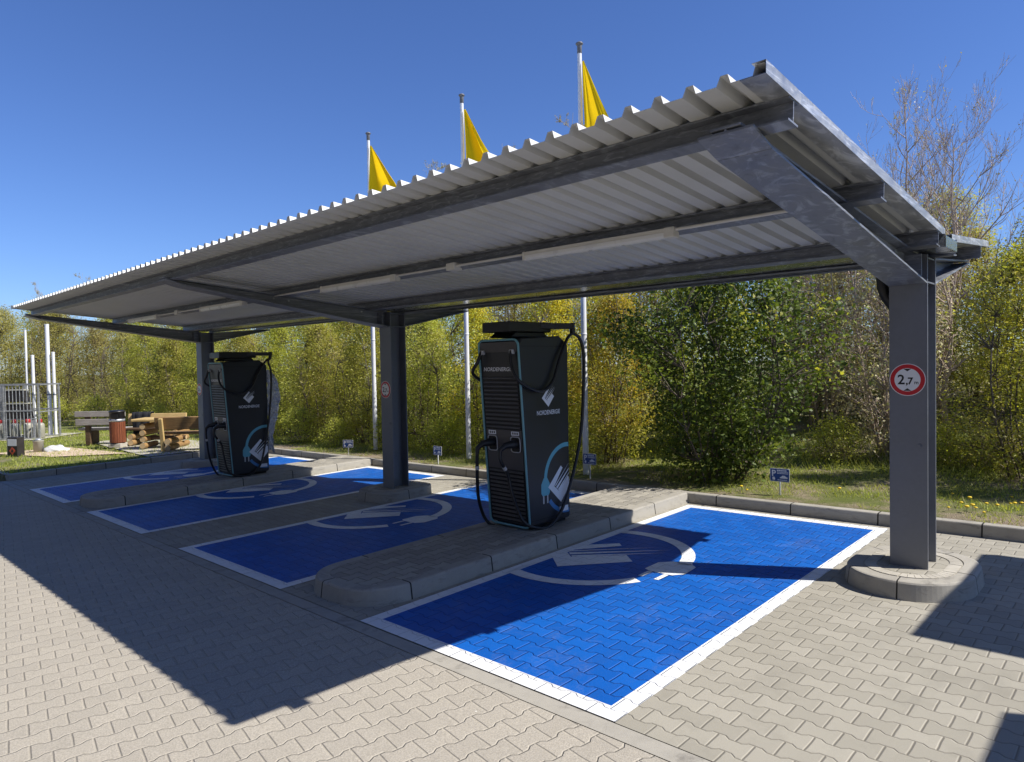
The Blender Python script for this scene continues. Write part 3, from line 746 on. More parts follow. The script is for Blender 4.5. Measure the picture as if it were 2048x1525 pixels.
# ------------------------------------------------------------------ small parking signs on stakes
ps=None
ps_lab=['small blue parking sign on a stake behind the nearest bay','small blue parking sign on a stake in front of the right flagpole','small parking sign on a stake between middle column and near charger','small parking sign on a stake left of the middle column']
for i,(x,y,zc,rz,ln) in enumerate(((-1.49,5.96,.46,.10,-.04),(-4.53,5.78,.44,.05,.0),(-8.215,5.665,.31,.0,.0),(-11.45,5.69,.22,.55,.0))):
    g=gl(x,y); 
    if ps is None:
        ps=thing('parking_sign',ps_lab[0],'sign',(x,y,g),rz,'small parking signs on stakes')
        h=zc-g
        mb=MB(); mb.box((.0,.012,(h+.05)/2-.05),(.022,.012,h+.15)); mb.build('stake',M['pole'],ps)
        mb=MB(); plate_y(mb,rrect(-.145,.145,h-.095,h+.095,.015,3),0,.004); mb.build('panel',M['sign_white'],ps)
        mb=MB(); plate_y(mb,rrect(-.138,.138,h-.088,h+.088,.012,3),-.0045,.001); mb.build('blue_face',M['sign_blue'],ps)
        mb=MB()
        vs,fs=text_mesh('P',.125,.003); mb.add([(v.x-.088,-.0062,v.y+h-.018) for v in vs],fs)
        plug=[(-.106,h-.07),(-.07,h-.07),(-.068,h-.045),(-.075,h-.03),(-.101,h-.03),(-.108,h-.045)]
        mb.add([(p[0],-.0062,p[1]) for p in plug],[tuple(range(6))])
        for (a_,b_,z_,th_) in ((-.04,.10,.066,.020),(-.035,.11,.042,.010),(-.035,.115,.024,.010),(-.03,.10,-.068,.010)):
            x_=a_
            while x_<b_:
                w_=rnd.uniform(.008,.022); mb.add([(x_,-.0062,h+z_-th_/2),(x_+w_,-.0062,h+z_-th_/2),(x_+w_,-.0062,h+z_+th_/2),(x_,-.0062,h+z_+th_/2)],[(0,1,2,3)]); x_+=w_+.004
        car=[(.005,h-.045),(.115,h-.045),(.118,h-.028),(.095,h-.02),(.075,h-.004),(.04,h-.004),(.022,h-.022),(.004,h-.028)]
        mb.add([(p[0],-.0062,p[1]) for p in car],[tuple(range(8))])
        mb.build('lettering',M['decal_white'],ps)
    else: dup(ps,(x,y,g+zc-g-(ps_h)),rz,ps_lab[i])
    if i==0: ps_h=zc-g; ps.scale=(.88,.88,.94)

# ------------------------------------------------------------------ flagpoles and flags
fpole=None
pl=['right white flagpole behind the near charger','middle white flagpole left of the near charger','left white flagpole behind the middle column']
fl=['yellow flag, highest, on the right flagpole','yellow flag on the middle flagpole, showing over the roof','yellow flag, lowest in view, on the left flagpole']
for i,(x,y,zt) in enumerate(((-4.89,6.15,7.36),(-8.15,6.45,7.5),(-11.37,6.4,7.5))):
    g=gl(x,y)
    if fpole is None:
        fpole=thing('flagpole',pl[0],'flagpole',(x,y,zt-7.3),0,'white flagpoles behind the carport')
        mb=MB(); mb.tube([(0,0,-.2),(0,0,3.5),(0,0,7.18)],[.052,.047,.036],16); mb.build('pole',M['pole'],fpole)
        mb=MB(); mb.lathe([(.036,7.12),(.04,7.125),(.04,7.24),(.046,7.26),(.062,7.275),(.065,7.287),(.05,7.303),(.02,7.318)],k=16); mb.build('finial',M['pole_cap'],fpole)
        for z_ in (5.9,4.2,2.4,.4):
            mb=MB(); mb.lathe([(.05,z_),(.053,z_+.004),(.053,z_+.03),(.05,z_+.034)],k=14); mb.build('ring',M['pole'],fpole)
    else: dup(fpole,(x,y,zt-7.3),0,pl[i])
    # flag: hung from the top corner, spreading downwards in folds
    ww=(.52,.92,.98)[i]; nu,nv=18,24; vs=[]
    for j in range(nv+1):
        v=j/nv
        for k in range(nu+1):
            u=k/nu
            wid=ww*min(1.0,.06+v*2.35)*(1-.30*max(0,v-.5))
            fold=(.11+.02*i)*math.sin(u*(8.5+1.2*i)+i*1.7+v*1.5)*min(1,v*3)+.05*math.sin(u*19+i*2+v*3)*min(1,v*3)
            vs.append((x+.055+u*wid,y-.10*u*v+fold*(.35+u),zt-.32-v*2.75-.25*u*u*(1-v)*min(1,v*4)*.4))
    mb=MB(); mb.add(vs,[(j*(nu+1)+k,j*(nu+1)+k+1,(j+1)*(nu+1)+k+1,(j+1)*(nu+1)+k) for j in range(nv) for k in range(nu)],sm=True)
    tag(mb.build('flag',M['flag']),fl[i],'flag','yellow flags')

# ------------------------------------------------------------------ the picnic corner on the left lawn
RD=(.725,.689); AD=(-.689,.725); YAW=math.atan2(.689,.725)
def surf(name,poly,mat,dz=.006):
    n=14; mb=MB()
    # fan grid that follows the lawn
    (x0,y0),(x1,y1),(x2,y2),(x3,y3)=poly; vs=[]
    for j in range(n+1):
        for i in range(n+1):
            u=i/n;v=j/n
            x=(x0*(1-u)+x1*u)*(1-v)+(x3*(1-u)+x2*u)*v; y=(y0*(1-u)+y1*u)*(1-v)+(y3*(1-u)+y2*u)*v
            vs.append((x,y,gl(x,y)+dz))
    mb.add(vs,[(j*(n+1)+i,j*(n+1)+i+1,(j+1)*(n+1)+i+1,(j+1)*(n+1)+i) for j in range(n) for i in range(n)],sm=True)
    return tag(mb.build(name,mat),kind='structure')
surf('path',[(-22.8,3.4),(-16.1,2.9),(-16.1,5.3),(-23.2,5.4)],M['concrete'],.03)
surf('sand_patch',[(-22.2,.7),(-19.0,1.5),(-17.6,2.9),(-21.8,2.5)],M['sand'],.03)
surf('cage_slab',[(-30.5,.2),(-26.4,2.6),(-28.2,4.6),(-32.2,2.2)],M['concrete'],.035)
def log(mb,a,b,r,m=0,me=1):
    a,b=Vector(a),Vector(b); mb.tube([a,b],r,12,m,cap=False)
    d=(b-a).normalized(); u=d.cross(Vector((0,0,1))); u=u.normalized() if u.length>.1 else Vector((1,0,0)); w=u.cross(d)
    for c,s in ((a,-1),(b,1)):
        c=c+d*.001*s; mb.add([c+(u*math.cos(2*PI*j/12)+w*math.sin(2*PI*j/12))*r*.97 for j in range(12)],[tuple(range(12))],me)
def log_bench(loc,rz,label,face=1,mseat='wood',mback='wood'):
    t=thing('log_bench',label,'bench',loc,rz,'log benches at the picnic table')
    mb=MB(); mb.box((0,0,.47),(1.7,.36,.07)); mb.build('seat',M[mseat],t,bev=.02)
    mb=MB(); R=Matrix.Rotation(-.18*face,3,'X'); mb.box((0,.225*face,.74),(1.75,.06,.34),R); mb.build('backrest',M[mback],t,bev=.015)
    for sx in (-.55,.55):
        for z_ in (.085,.255):
            mb=MB(); log(mb,(sx,-.28,z_),(sx,.28,z_),.083); mb.build('log',[M['wood'],M['wood_end']],t)
        mb=MB(); R=Matrix.Rotation(-.16*face,3,'X'); mb.box((sx+.14*(1 if sx>0 else -1),.215*face+.045*face,.44),(.10,.08,.88),R); mb.build('post',M[mback if face>0 else 'wood_pale'],t,bev=.01)
    return t
def at(x,y): return (x,y,gl(x,y)+.03)
log_bench(at(-19.5,4.20),YAW,'pale log bench behind the picnic table, jacket on its backrest',1,'wood_dark','wood_pale')
log_bench(at(-16.55,4.18),YAW+.06,'log bench seen from behind, next to the far column',-1,'wood','wood')
t=thing('picnic_table','rustic log picnic table between the two log benches','table',at(-18.1,4.02),YAW)
mb=MB()
mb.box((0,0,.80),(1.5,.75,.07)); mb.build('table_top',M['wood_pale'],t,bev=.02)
for sx in (-.45,.45):
    for k in range(4):
        mb=MB(); log(mb,(sx,-.36+.02*(k%2),.09+.178*k),(sx,.36-.03*(k%2),.09+.178*k),.08); mb.build('log',[M['wood'],M['wood_end']],t)
mb=MB(); log(mb,(-.6,0,.28),(.6,0,.28),.06); mb.build('stretcher_log',[M['wood_dark'],M['wood_end']],t)
# jacket over the rear bench
t=None
bx,by,bz=at(-19.5,4.20); bz-=.14
mb=MB(); nu,nv=10,16; vs=[]
for j in range(nv+1):
    v=j/nv
    for i in range(nu+1):
        u=i/nu-.5; lx=-.42+u*(.50+.06*math.sin(v*4)); s=(v-.35)*1.1
        if s<0: ly,lz=.305+.02*math.sin(u*20),1.075+s*.8
        else: ly,lz=.155-s*.10+.025*math.sin(u*17+v*3)-.02,1.075-s*.85
        if abs(v-.35)<.04: lz=1.085
        vs.append((bx+lx*RD[0]+ly*AD[0],by+lx*RD[1]+ly*AD[1],bz+lz+.01*math.sin(u*31+v*9)))
mb.add(vs,[(j*(nu+1)+i,j*(nu+1)+i+1,(j+1)*(nu+1)+i+1,(j+1)*(nu+1)+i) for j in range(nv) for i in range(nu)],sm=True)
o=mb.build('jacket',M['jacket']); sm=o.modifiers.new('thick','SOLIDIFY'); sm.thickness=.02; tag(o,'dark jacket hung over the backrest of the pale log bench','jacket')
# weathered bench
t=thing('weathered_bench','grey weathered plank bench left of the red litter bin','bench',at(-21.5,3.25),YAW)
mb=MB(); mb.box((.1,.0,.95),(1.55,.05,.17)); mb.build('upper_board',M['wood_grey'],t,bev=.008)
mb=MB(); mb.box((.1,-.01,.70),(1.5,.05,.19)); mb.build('lower_board',M['wood_grey'],t,bev=.008)
mb=MB(); mb.box((.1,.30,.47),(1.5,.42,.07)); mb.build('seat',M['wood_grey'],t,bev=.008)
for sx in (-.32,.55):
    mb=MB(); mb.box((sx,.075,.45),(.15,.10,.92)); mb.box((sx,.33,.22),(.14,.36,.42)); mb.build('leg',M['wood_dark'],t,bev=.01)
# litter bin
t=thing('litter_bin','litter bin with red wooden slats and black hood','litter bin',at(-19.75,3.30),YAW)
mb=MB(); mb.lathe([(.0,.12),(.165,.12),(.165,.76),(.0,.76)],k=20); mb.build('liner',M['dark'],t)
for k in range(20):
    a_=2*PI*k/20; mb=MB(); R=Matrix.Rotation(a_,3,'Z'); mb.box((.195*math.cos(a_),.195*math.sin(a_),.45),(.022,.055,.60),R); mb.build('slat',M['wood_red'],t,bev=.004)
mb=MB(); mb.lathe([(.18,.755),(.205,.757),(.205,.83),(.18,.832)],k=24); mb.build('band',M['steel_light'],t)
mb=MB(); mb.lathe([(.19,.832),(.20,.84),(.20,1.02),(.215,1.03),(.215,1.06),(.15,1.085),(0,1.09)],k=24); h=mb.build('hood',M['black_plastic'],t)
mb=MB(); mb.box((.03,-.196,.93),(.20,.03,.11)); mb.build('slot',M['dark'],h)
mb=MB(); mb.box((0,0,.065),(.36,.36,.13)); mb.build('base',M['concrete'],t,bev=.02)

# gas bottle cage
CX0,CY0=-28.42,2.20
t=thing('bottle_cage','galvanised bar cage holding gas bottles on the left lawn','cage',(CX0,CY0,gl(CX0,CY0)+.035),YAW)
HW=1.55; HD=.55; HH=1.98
for sx in (-HW,-.62,.30,HW):
    for sy in (-HD,HD):
        mb=MB(); mb.box((sx,sy,HH/2),(.055,.055,HH)); mb.build('post',M['steel_light'],t)
for sy in (-HD,HD):
    for z_ in (.05,1.05,HH):
        mb=MB(); mb.box((0,sy+.004,z_),(2*HW+(.16 if z_>1.5 else 0),.045,.05)); mb.build('rail',M['steel_light'],t)
for sx in (-HW,HW):
    mb=MB(); mb.box((sx,0,HH-.004),(.045,2*HD-.06,.045)); mb.box((sx,0,1.0),(.04,2*HD-.06,.04)); mb.build('side_rail',M['steel_light'],t)
for k in range(24):
    x_=-HW+.128*(k+1)
    if x_<HW-.05 and abs(x_+.62)>.05 and abs(x_-.30)>.05:
        mb=MB(); mb.tube([(x_,-HD,.06),(x_,-HD,HH-.02)],.013,6); mb.build('bar',M['steel_light'],t)
mb=MB(); mb.box((-.3,0,.03),(2.4,.9,.04)); mb.build('floor_plate',M['steel'],t)
def cagept(lx,ly): return (CX0+lx*RD[0]+ly*AD[0],CY0+lx*RD[1]+ly*AD[1],gl(CX0,CY0)+.035)
bt=None
bl=['grey gas bottle with red cap at the cage left end, nearest the picture edge','left of the two neighbouring grey red-capped gas bottles in the cage','right of the two neighbouring grey red-capped gas bottles in the cage','lone grey gas bottle with red cap at the cage right end']
for i,(lx,ly) in enumerate(((-.10,-.22),(.45,-.25),(.88,-.18),(1.36,-.25))):
    p=cagept(lx,ly); p=(p[0],p[1],p[2]+.05)
    if bt is None:
        bt=thing('gas_bottle',bl[0],'gas bottle',p,0,'gas bottles in the cage')
        mb=MB(); mb.lathe([(.13,0),(.15,.02),(.15,.44),(.135,.50),(.08,.54),(.03,.555)],k=18); mb.build('cylinder',M['bottle'],bt)
        mb=MB(); mb.lathe([(.075,.535),(.08,.54),(.08,.64),(.06,.67),(.02,.675)],k=14); mb.build('cap',M['red_cap'],bt)
    else: dup(bt,p,0,bl[i])
# dark boxes inside the cage
for i,(lx,w_,z0,z1,lab) in enumerate(((.15,.95,.72,1.30,'dark storage box, lower one of the stack inside the cage'),(.10,.85,1.34,1.80,'dark storage box on top of the other inside the cage'))):
    p=cagept(lx,.36); t2=thing('storage_box',lab,'storage box',(p[0],p[1],p[2]+z0),YAW)
    h_=z1-z0
    mb=MB(); mb.prism([(-w_/2,0),(w_/2,0),(w_/2-.1,h_-.06),(-w_/2+.1,h_-.06)],'y',-.13,.16); mb.build('box',M['crate'],t2,bev=.015)
    mb=MB(); mb.box((0,.015,h_-.03),(w_-.14,.33,.05)); mb.build('lid',M['bottle'],t2,bev=.012)
p=cagept(.15,.36); t2=thing('box_stand','metal stand carrying the dark storage boxes inside the cage','stand',p,YAW)
mb=MB(); mb.box((0,.02,.69),(1.1,.36,.03)); mb.build('shelf',M['steel'],t2)
for sx in (-.5,.5):
    mb=MB(); mb.box((sx,.02,.36),(.05,.30,.62)); mb.build('leg',M['steel'],t2)
# tall white posts standing in the cage
wp=None
wl=['slim tall white post, leftmost above the cage','shorter white post next to the slim one above the cage','thick tall white post, tallest above the cage','short white post at the right end of the cage']
for i,(lx,ly,h_,r_,tilt) in enumerate(((.24,.75,4.0,.040,.0),(.50,.72,3.05,.055,.0),(1.08,.72,4.2,.072,.0),(1.28,.72,3.15,.055,.0))):
    p=cagept(lx,ly); t2=thing('white_post',wl[i],'post',p,0)
    mb=MB(); mb.tube([(0,0,0),(0,0,h_)],r_,14); mb.build('shaft',M['pole'],t2)
    mb=MB(); mb.lathe([(r_+.002,h_-.01),(r_+.008,h_),(r_+.004,h_+.02),(0,h_+.025)],k=14); mb.build('cap',M['pole'],t2)
    mb=MB(); mb.lathe([(r_+.001,1.55),(r_+.012,1.555),(r_+.012,1.59),(r_+.001,1.595)],k=14); mb.build('collar',M['steel'],t2)
# black box with hazard mark
x,y=-20.6,1.02
t=thing('filler_box','black box with white label and orange hazard diamond on lawn','service box',(x,y,gl(x,y)),.52)
mb=MB(); mb.box((0,0,.27),(.34,.22,.54)); mb.build('box',M['crate'],t,bev=.012)
mb=MB(); mb.box((0,-.1125,.40),(.30,.003,.19)); mb.build('white_label',M['decal_white'],t)
mb=MB(); mb.prism([(0,.06),(.11,.17),(0,.28),(-.11,.17)],'y',-.111,-.1135); d=mb.build('hazard_diamond',M['orange'],t)
mb=MB(); mb.prism([(-.03,.13),(.03,.13),(.04,.17),(.012,.21),(.0,.235),(-.02,.195),(-.04,.17)],'y',-.1136,-.115); mb.build('flame_mark',M['sign_black'],d)
mb=MB(); mb.box((-.22,.03,.26),(.09,.16,.52)); mb.build('side_post',M['bottle'],t,bev=.01)
x,y=-21.05,1.63
t=thing('round_post','short round bare metal post beside the white bag','post',(x,y,gl(x,y)),0)
mb=MB(); mb.lathe([(.125,0),(.13,.33),(.14,.34),(.14,.36),(.0,.362)],k=18); mb.build('barrel',M['bottle'],t)
mb=MB(); mb.lathe([(.09,.36),(.12,.375),(.05,.41),(0,.42)],k=14); mb.build('cover',M['steel_light'],t)
x,y=-20.8,1.98
mb=MB(); nu,nv=26,12; vs=[]
for j in range(nv+1):
    for i in range(nu):
        th=2*PI*i/nu; ph=PI/2*j/nv
        r_=1+.28*mnoise.noise(Vector((math.cos(th)*2.2,math.sin(th)*2.2,ph*2)))+.12*mnoise.noise(Vector((math.cos(th)*6,math.sin(th)*6,ph*6)))
        lx,ly,lz=.36*r_*math.cos(th)*math.cos(ph),.20*r_*math.sin(th)*math.cos(ph),.15*r_*math.sin(ph)
        xx,yy=x+lx*RD[0]+ly*AD[0],y+lx*RD[1]+ly*AD[1]; vs.append((xx,yy,gl(x,y)+.02+lz))
mb.add(vs,[(j*nu+i,j*nu+(i+1)%nu,(j+1)*nu+(i+1)%nu,(j+1)*nu+i) for j in range(nv) for i in range(nu)],sm=True)
tag(mb.build('plastic_bag',M['bag']),'crumpled white plastic bag lying on the sand by the round post','bag')

# ------------------------------------------------------------------ neighbouring canopy, mostly outside the picture, whose shade falls in at the right
t=thing('service_canopy','flat service canopy beyond the right edge, casting square shade','canopy',(7.2,4.78,gz(7.2,4.78)),0)
mb=MB(); mb.box((6.05,4.78,3.30),(5.0,2.48,.16)); mb.build('roof_slab',M['sheet'],t,world=True,bev=.01)
for yy in (3.8,5.7):
    mb=MB(); mb.box((8.0,yy,1.72),(.16,.16,2.98)); mb.build('post',M['steel'],t,world=True,bev=.006)
t=thing('service_canopy','second flat service canopy, nearer the driveway beyond the right edge','canopy',(8.0,.6,gz(8,.6)),0)
mb=MB(); mb.box((6.75,.5,3.30),(5.1,4.4,.16)); mb.build('roof_slab',M['sheet'],t,world=True,bev=.01)
for yy in (-1.2,2.2):
    mb=MB(); mb.box((8.8,yy,1.72),(.16,.16,2.98)); mb.build('post',M['steel'],t,world=True,bev=.006)

# unseen sky blocker added behind the camera, filling-station shaped, to deepen the carport shade
t=thing('sky_blocker','added unseen sky blocker, shaped like a filling station','light blocker',(-6,-19,gz(-6,-19)))
mb=MB(); mb.box((-9,-11.4,5.0),(52,13,.7)); mb.build('blocker_roof',M['charger_grey'],t,world=True,bev=.02)
for xx in (-26,-14,-2,10):
    mb=MB(); mb.box((xx,-12.5,2.1),(.5,.5,5.3)); mb.build('post',M['steel'],t,world=True)
mb=MB(); mb.box((-8,-24,2.3),(50,8,5.6)); sh=mb.build('blocker_wall',M['concrete'],t,world=True)
for k in range(9):
    mb=MB(); mb.box((-26+k*4.5,-19.98,1.5),(3.9,.06,2.4)); mb.build('blocker_window',M['black_plastic'],t,world=True)

# ------------------------------------------------------------------ vegetation
def fast_mesh(name,V,F,mats,mi=None,smooth=False):
    # V (n,3); F (m,k) with constant k
    me=bpy.data.meshes.new(name); n=len(V); m,k=F.shape
    me.vertices.add(n); me.vertices.foreach_set('co',np.asarray(V,dtype=np.float32).ravel())
    me.loops.add(m*k); me.loops.foreach_set('vertex_index',F.astype(np.int32).ravel())
    me.polygons.add(m); me.polygons.foreach_set('loop_start',np.arange(0,m*k,k,dtype=np.int32)); me.polygons.foreach_set('loop_total',np.full(m,k,dtype=np.int32))
    for q in mats: me.materials.append(q)
    if mi is not None: me.polygons.foreach_set('material_index',mi.astype(np.int32))
    if smooth: me.polygons.foreach_set('use_smooth',np.ones(m,dtype=bool))
    me.update(calc_edges=True); me.validate()
    return me
def link(name,me,parent):
    o=bpy.data.objects.new(name,me); col.objects.link(o); o.parent=parent; return o
def leaves(rng,P,size,aspect=.5,up=.35,jit=.35,droop=0.0,outw=None):
    n=len(P); ax=rng.normal(size=(n,3)); ax[:,2]=ax[:,2]*.6+up-droop; ax/=np.linalg.norm(ax,axis=1)[:,None]
    nr=rng.normal(size=(n,3))*.75+(outw if outw is not None else 0); nr-= (nr*ax).sum(1)[:,None]*ax; nr/=np.linalg.norm(nr,axis=1)[:,None]
    s=size*(1+jit*rng.normal(size=n)).clip(.45,1.9)[:,None]
    side=np.cross(ax,nr)
    V=np.empty((n,4,3)); V[:,0]=P-ax*s*.5; V[:,1]=P-side*s*aspect*.5+nr*s*.08; V[:,2]=P+ax*s*.5; V[:,3]=P+side*s*aspect*.5+nr*s*.08
    return V.reshape(-1,3),np.arange(n*4).reshape(n,4)
def branch_path(rng,a,b,n=5,wob=.10,lift=.0):
    a=np.array(a,float);b=np.array(b,float); L=np.linalg.norm(b-a)
    pts=[]
    off=rng.normal(size=3)*wob*L; off[2]*=.4
    for i in range(n+1):
        t=i/n; p=a*(1-t)+b*t+off*math.sin(PI*t)+np.array((0,0,lift*L*math.sin(PI*t))); pts.append(tuple(p+rng.normal(size=3)*wob*.12*L*math.sin(PI*t)))
    return pts
def lump(seed):
    def f(d,z): return .80+.60*mnoise.noise(Vector((d[0]*1.5+seed*7.1,d[1]*1.5,z*.9)))
    return f
def make_shrub(name,label,cat,group,seed,H,W,ncl,per,leaf,bark,leafm,cr=.24,stems=9,lsize=.07,aspect=.5,shape='hedge',twigs=.6,twig_r=.007,base=0.05,extra=None):
    rng=np.random.default_rng(seed); t=thing(name,label,cat,(0,0,-60),0,group)
    f=lump(seed); C=[]
    tries=0
    while len(C)<ncl and tries<ncl*30:
        tries+=1
        z=rng.uniform(base,1)**.9; a=rng.uniform(0,2*PI); d=(math.cos(a),math.sin(a))
        if shape=='hedge': R=(1-max(0,(z-.12)/.88)**1.9)**.62*(.66+.34*min(1,z/.42))
        elif shape=='vase': R=(.25+.75*min(1,z/.55)**.8)*(1-max(0,(z-.6)/.4)**2.2)**.6
        elif shape=='tree': R=max(0.05,math.sin(PI*min(1,max(0,(z-.18)/.84)))**.7)
        else: R=(1-z**3)**.5
        if z<.18 and shape=='tree': continue
        R*=f(d,z*4)*W/2; r=R*math.sqrt(rng.uniform(.12,1)) if rng.random()<.55 else R*rng.uniform(.82,1.08)
        top=1+.10*mnoise.noise(Vector((d[0]*r,d[1]*r,seed*3.3)))*2
        C.append((d[0]*r,d[1]*r,z*H*top))
    C=np.array(C)
    mb=MB()
    S=[]
    for k in range(stems):
        a=2*PI*k/stems+rng.uniform(-.4,.4); r0=W*.10*rng.uniform(.2,1); r1=W*.34*rng.uniform(.2,1)
        A=(r0*math.cos(a),r0*math.sin(a),-.15); B=(r1*math.cos(a),r1*math.sin(a),H*rng.uniform(.62,.92))
        p=branch_path(rng,A,B,6,.08); S.append(p); rr=H*.0062*rng.uniform(.7,1.2)
        mb.tube(p,[rr*(1-.75*i/6) for i in range(7)],5,cap=False)
    for c in C:
        if rng.random()>twigs: continue
        best=None
        for p in S:
            for q in p[1:]:
                if q[2]<c[2]-.05:
                    dd=(q[0]-c[0])**2+(q[1]-c[1])**2+(q[2]-c[2])**2
                    if best is None or dd<best[0]: best=(dd,q)
        if best is None: continue
        mb.tube(branch_path(rng,best[1],c+np.array((0,0,.12)),3,.12),[twig_r*1.6,twig_r*1.2,twig_r*.8,twig_r*.4],3,cap=False)
    o=mb.build('branches',bark,t)
    pts=[]
    for c in C:
        n=max(3,int(per*rng.uniform(.5,1.4))); g=rng.normal(size=(n,3))*cr*np.array((1,1,.75)); pts.append(c+g)
    P=np.concatenate(pts); P=P[P[:,2]>.03]
    ow=P*np.array((1,1,0)); ow/=np.maximum(.3,np.linalg.norm(ow,axis=1))[:,None]; ow=ow*.7+np.array((0,0,.75))
    V,F=leaves(rng,P,lsize,aspect,outw=ow)
    mats=[leafm]; mi=None
    if extra:
        mats=[leafm,extra[0]]; cl=np.concatenate([np.full(len(p),i) for i,p in enumerate(pts)])
        flag=(rng.random(len(pts))<extra[1]); zz=np.array([c[2]/H for c in C]); flag&=zz>extra[2]
        mi=np.array([flag[i] for i,p in enumerate(pts) for q in p if q[2]>.03]).astype(int)
    me=fast_mesh('foliage',V,F,mats,mi); link('foliage',me,t)
    return t
G1='dense shrubs of the hedge bank'
SH={}
SH['willow']=make_shrub('hedge_shrub','dense yellow green shrub in the hedge bank','shrub',G1,11,4.4,3.0,520,52,.07,M['bark'],M['leaf_willow'],cr=.17,lsize=.056,aspect=.46)
SH['willow2']=make_shrub('hedge_shrub','dense yellow green shrub in the hedge bank','shrub',G1,12,4.0,2.8,480,50,.07,M['bark'],M['leaf_willow'],cr=.16,lsize=.054,aspect=.48,extra=(M['leaf_olive'],.35,.0))
SH['olive']=make_shrub('olive_shrub','brownish olive shrub in the hedge bank','shrub','olive shrubs of the hedge bank',13,4.5,3.0,470,44,.06,M['bark'],M['leaf_olive'],cr=.18,lsize=.05,aspect=.45,twigs=.95)
SH['yellow']=make_shrub('blossom_shrub','yellow blossoming shrub behind the flagpoles','shrub','yellow blossoming shrubs behind the flagpoles',14,3.9,2.4,420,46,.06,M['bark'],M['leaf_willow'],cr=.16,lsize=.052,aspect=.55,extra=(M['leaf_yellow'],.62,.25))
SH['dark']=make_shrub('broadleaf_shrub','big dark green broadleaf shrub','shrub','broadleaf shrubs',15,3.6,3.3,560,52,.1,M['bark'],M['leaf_dark'],cr=.16,lsize=.062,aspect=.6,shape='vase',stems=12,twigs=.9,base=.03,extra=(M['leaf_willow'],.05,.5))
SH['bare']=make_shrub('twiggy_shrub','bare brown twiggy shrub','shrub','bare twiggy shrubs',16,4.2,3.0,800,12,.05,M['bark_tree'],M['leaf_brown'],cr=.16,lsize=.05,aspect=.5,twigs=1.0,stems=16,twig_r=.0065)
SH['low']=make_shrub('low_shrub','low shrub at the foot of the hedge','shrub','low shrubs at the foot of the hedge',17,1.5,1.9,130,26,.07,M['bark'],M['leaf_willow'],cr=.16,lsize=.075,aspect=.45,shape='round',stems=6)
used=set()
def plant(kind,x,y,s=1.0,label=None,rz=None,group=None,sz=None):
    rz=rnd.uniform(0,6.28) if rz is None else rz
    sc=(s,s,(sz or s)); z=gl(x,y)-.05 if y>KY and abs(x)<70 else gz(x,y)
    src=SH[kind]
    if kind not in used:
        used.add(kind); src.location=(x,y,z); src.rotation_euler=(0,0,rz); src.scale=sc
        if label: src['label']=label
        if group: src['group']=group
        return src
    return dup(src,(x,y,z),rz,label,group,sc)
# single shrubs that can be told apart, right to left
plant('dark',-2.75,6.75,.98,'big dark green broadleaf shrub behind the nearest parking sign',.6,'broadleaf shrubs')
plant('willow2',.85,8.7,.80,'leafy green shrub just right of the nearest column',1.0)
plant('bare',-1.05,9.7,.92,'bare twiggy shrub seen left of the nearest column',.3)
plant('bare',-2.6,11.0,.95,'bare twiggy shrub between broadleaf shrub and nearest column',2.1)
plant('willow',.75,12.2,.78,'yellow green shrub under the bare trees at the right',.2)
plant('willow2',1.6,10.6,.84,'tall green shrub at the right edge of the picture',2.4)
plant('olive',3.4,8.8,.9)
plant('willow',4.4,11.0,.9)
plant('yellow',-5.3,7.5,.80,'yellow blossoming shrub behind the right flagpole',.5)
plant('yellow',-6.9,7.6,.86,'yellow blossoming shrub behind the near charger',2.2)
plant('yellow',-9.0,7.6,.84,'yellow blossoming shrub behind the middle flagpole',4.0)
plant('bare',-1.7,12.6,1.05,'bare twiggy shrub deep in the bank left of the nearest column',1.1)
plant('bare',-3.3,12.2,1.0,'bare twiggy shrub deep in the bank above the broadleaf shrub',4.2)
plant('willow',-4.5,9.5,.92,'yellow green shrub rising behind the big broadleaf shrub',1.9)
plant('willow2',-10.9,7.6,.80,'green shrub right of the middle column')
plant('willow',-13.2,7.5,.76,'dense green shrub behind the middle column')
plant('willow2',-15.6,7.4,.84,'dense green shrub left of the middle column')
plant('willow',-18.1,7.5,.80,'dense green shrub right of the far charger')
plant('willow2',-20.6,7.5,.88,'dense green shrub directly behind the far charger')
plant('willow',-23.2,7.2,.84,'dense green shrub behind the farthest column')
plant('willow2',-26.2,7.2,.92,'dense green shrub behind the log benches')
plant('dark',-27.6,8.6,1.1,'dark green shrub standing behind the weathered bench',3.3)
plant('willow',-29.4,7.2,.95,'dense green shrub behind the litter bin')
plant('olive',-32.6,7.4,1.0,'brownish shrub behind the weathered bench')
plant('olive',-36.2,7.2,1.1,'brownish shrub right of the bottle cage')
plant('olive',-39.6,6.2,1.35,'brownish shrub behind the right end of the bottle cage')
plant('olive',-42.0,4.0,1.4,'brownish shrub behind the bottle cage')
plant('willow',-44.0,1.5,1.45,'green shrub behind the left end of the bottle cage')
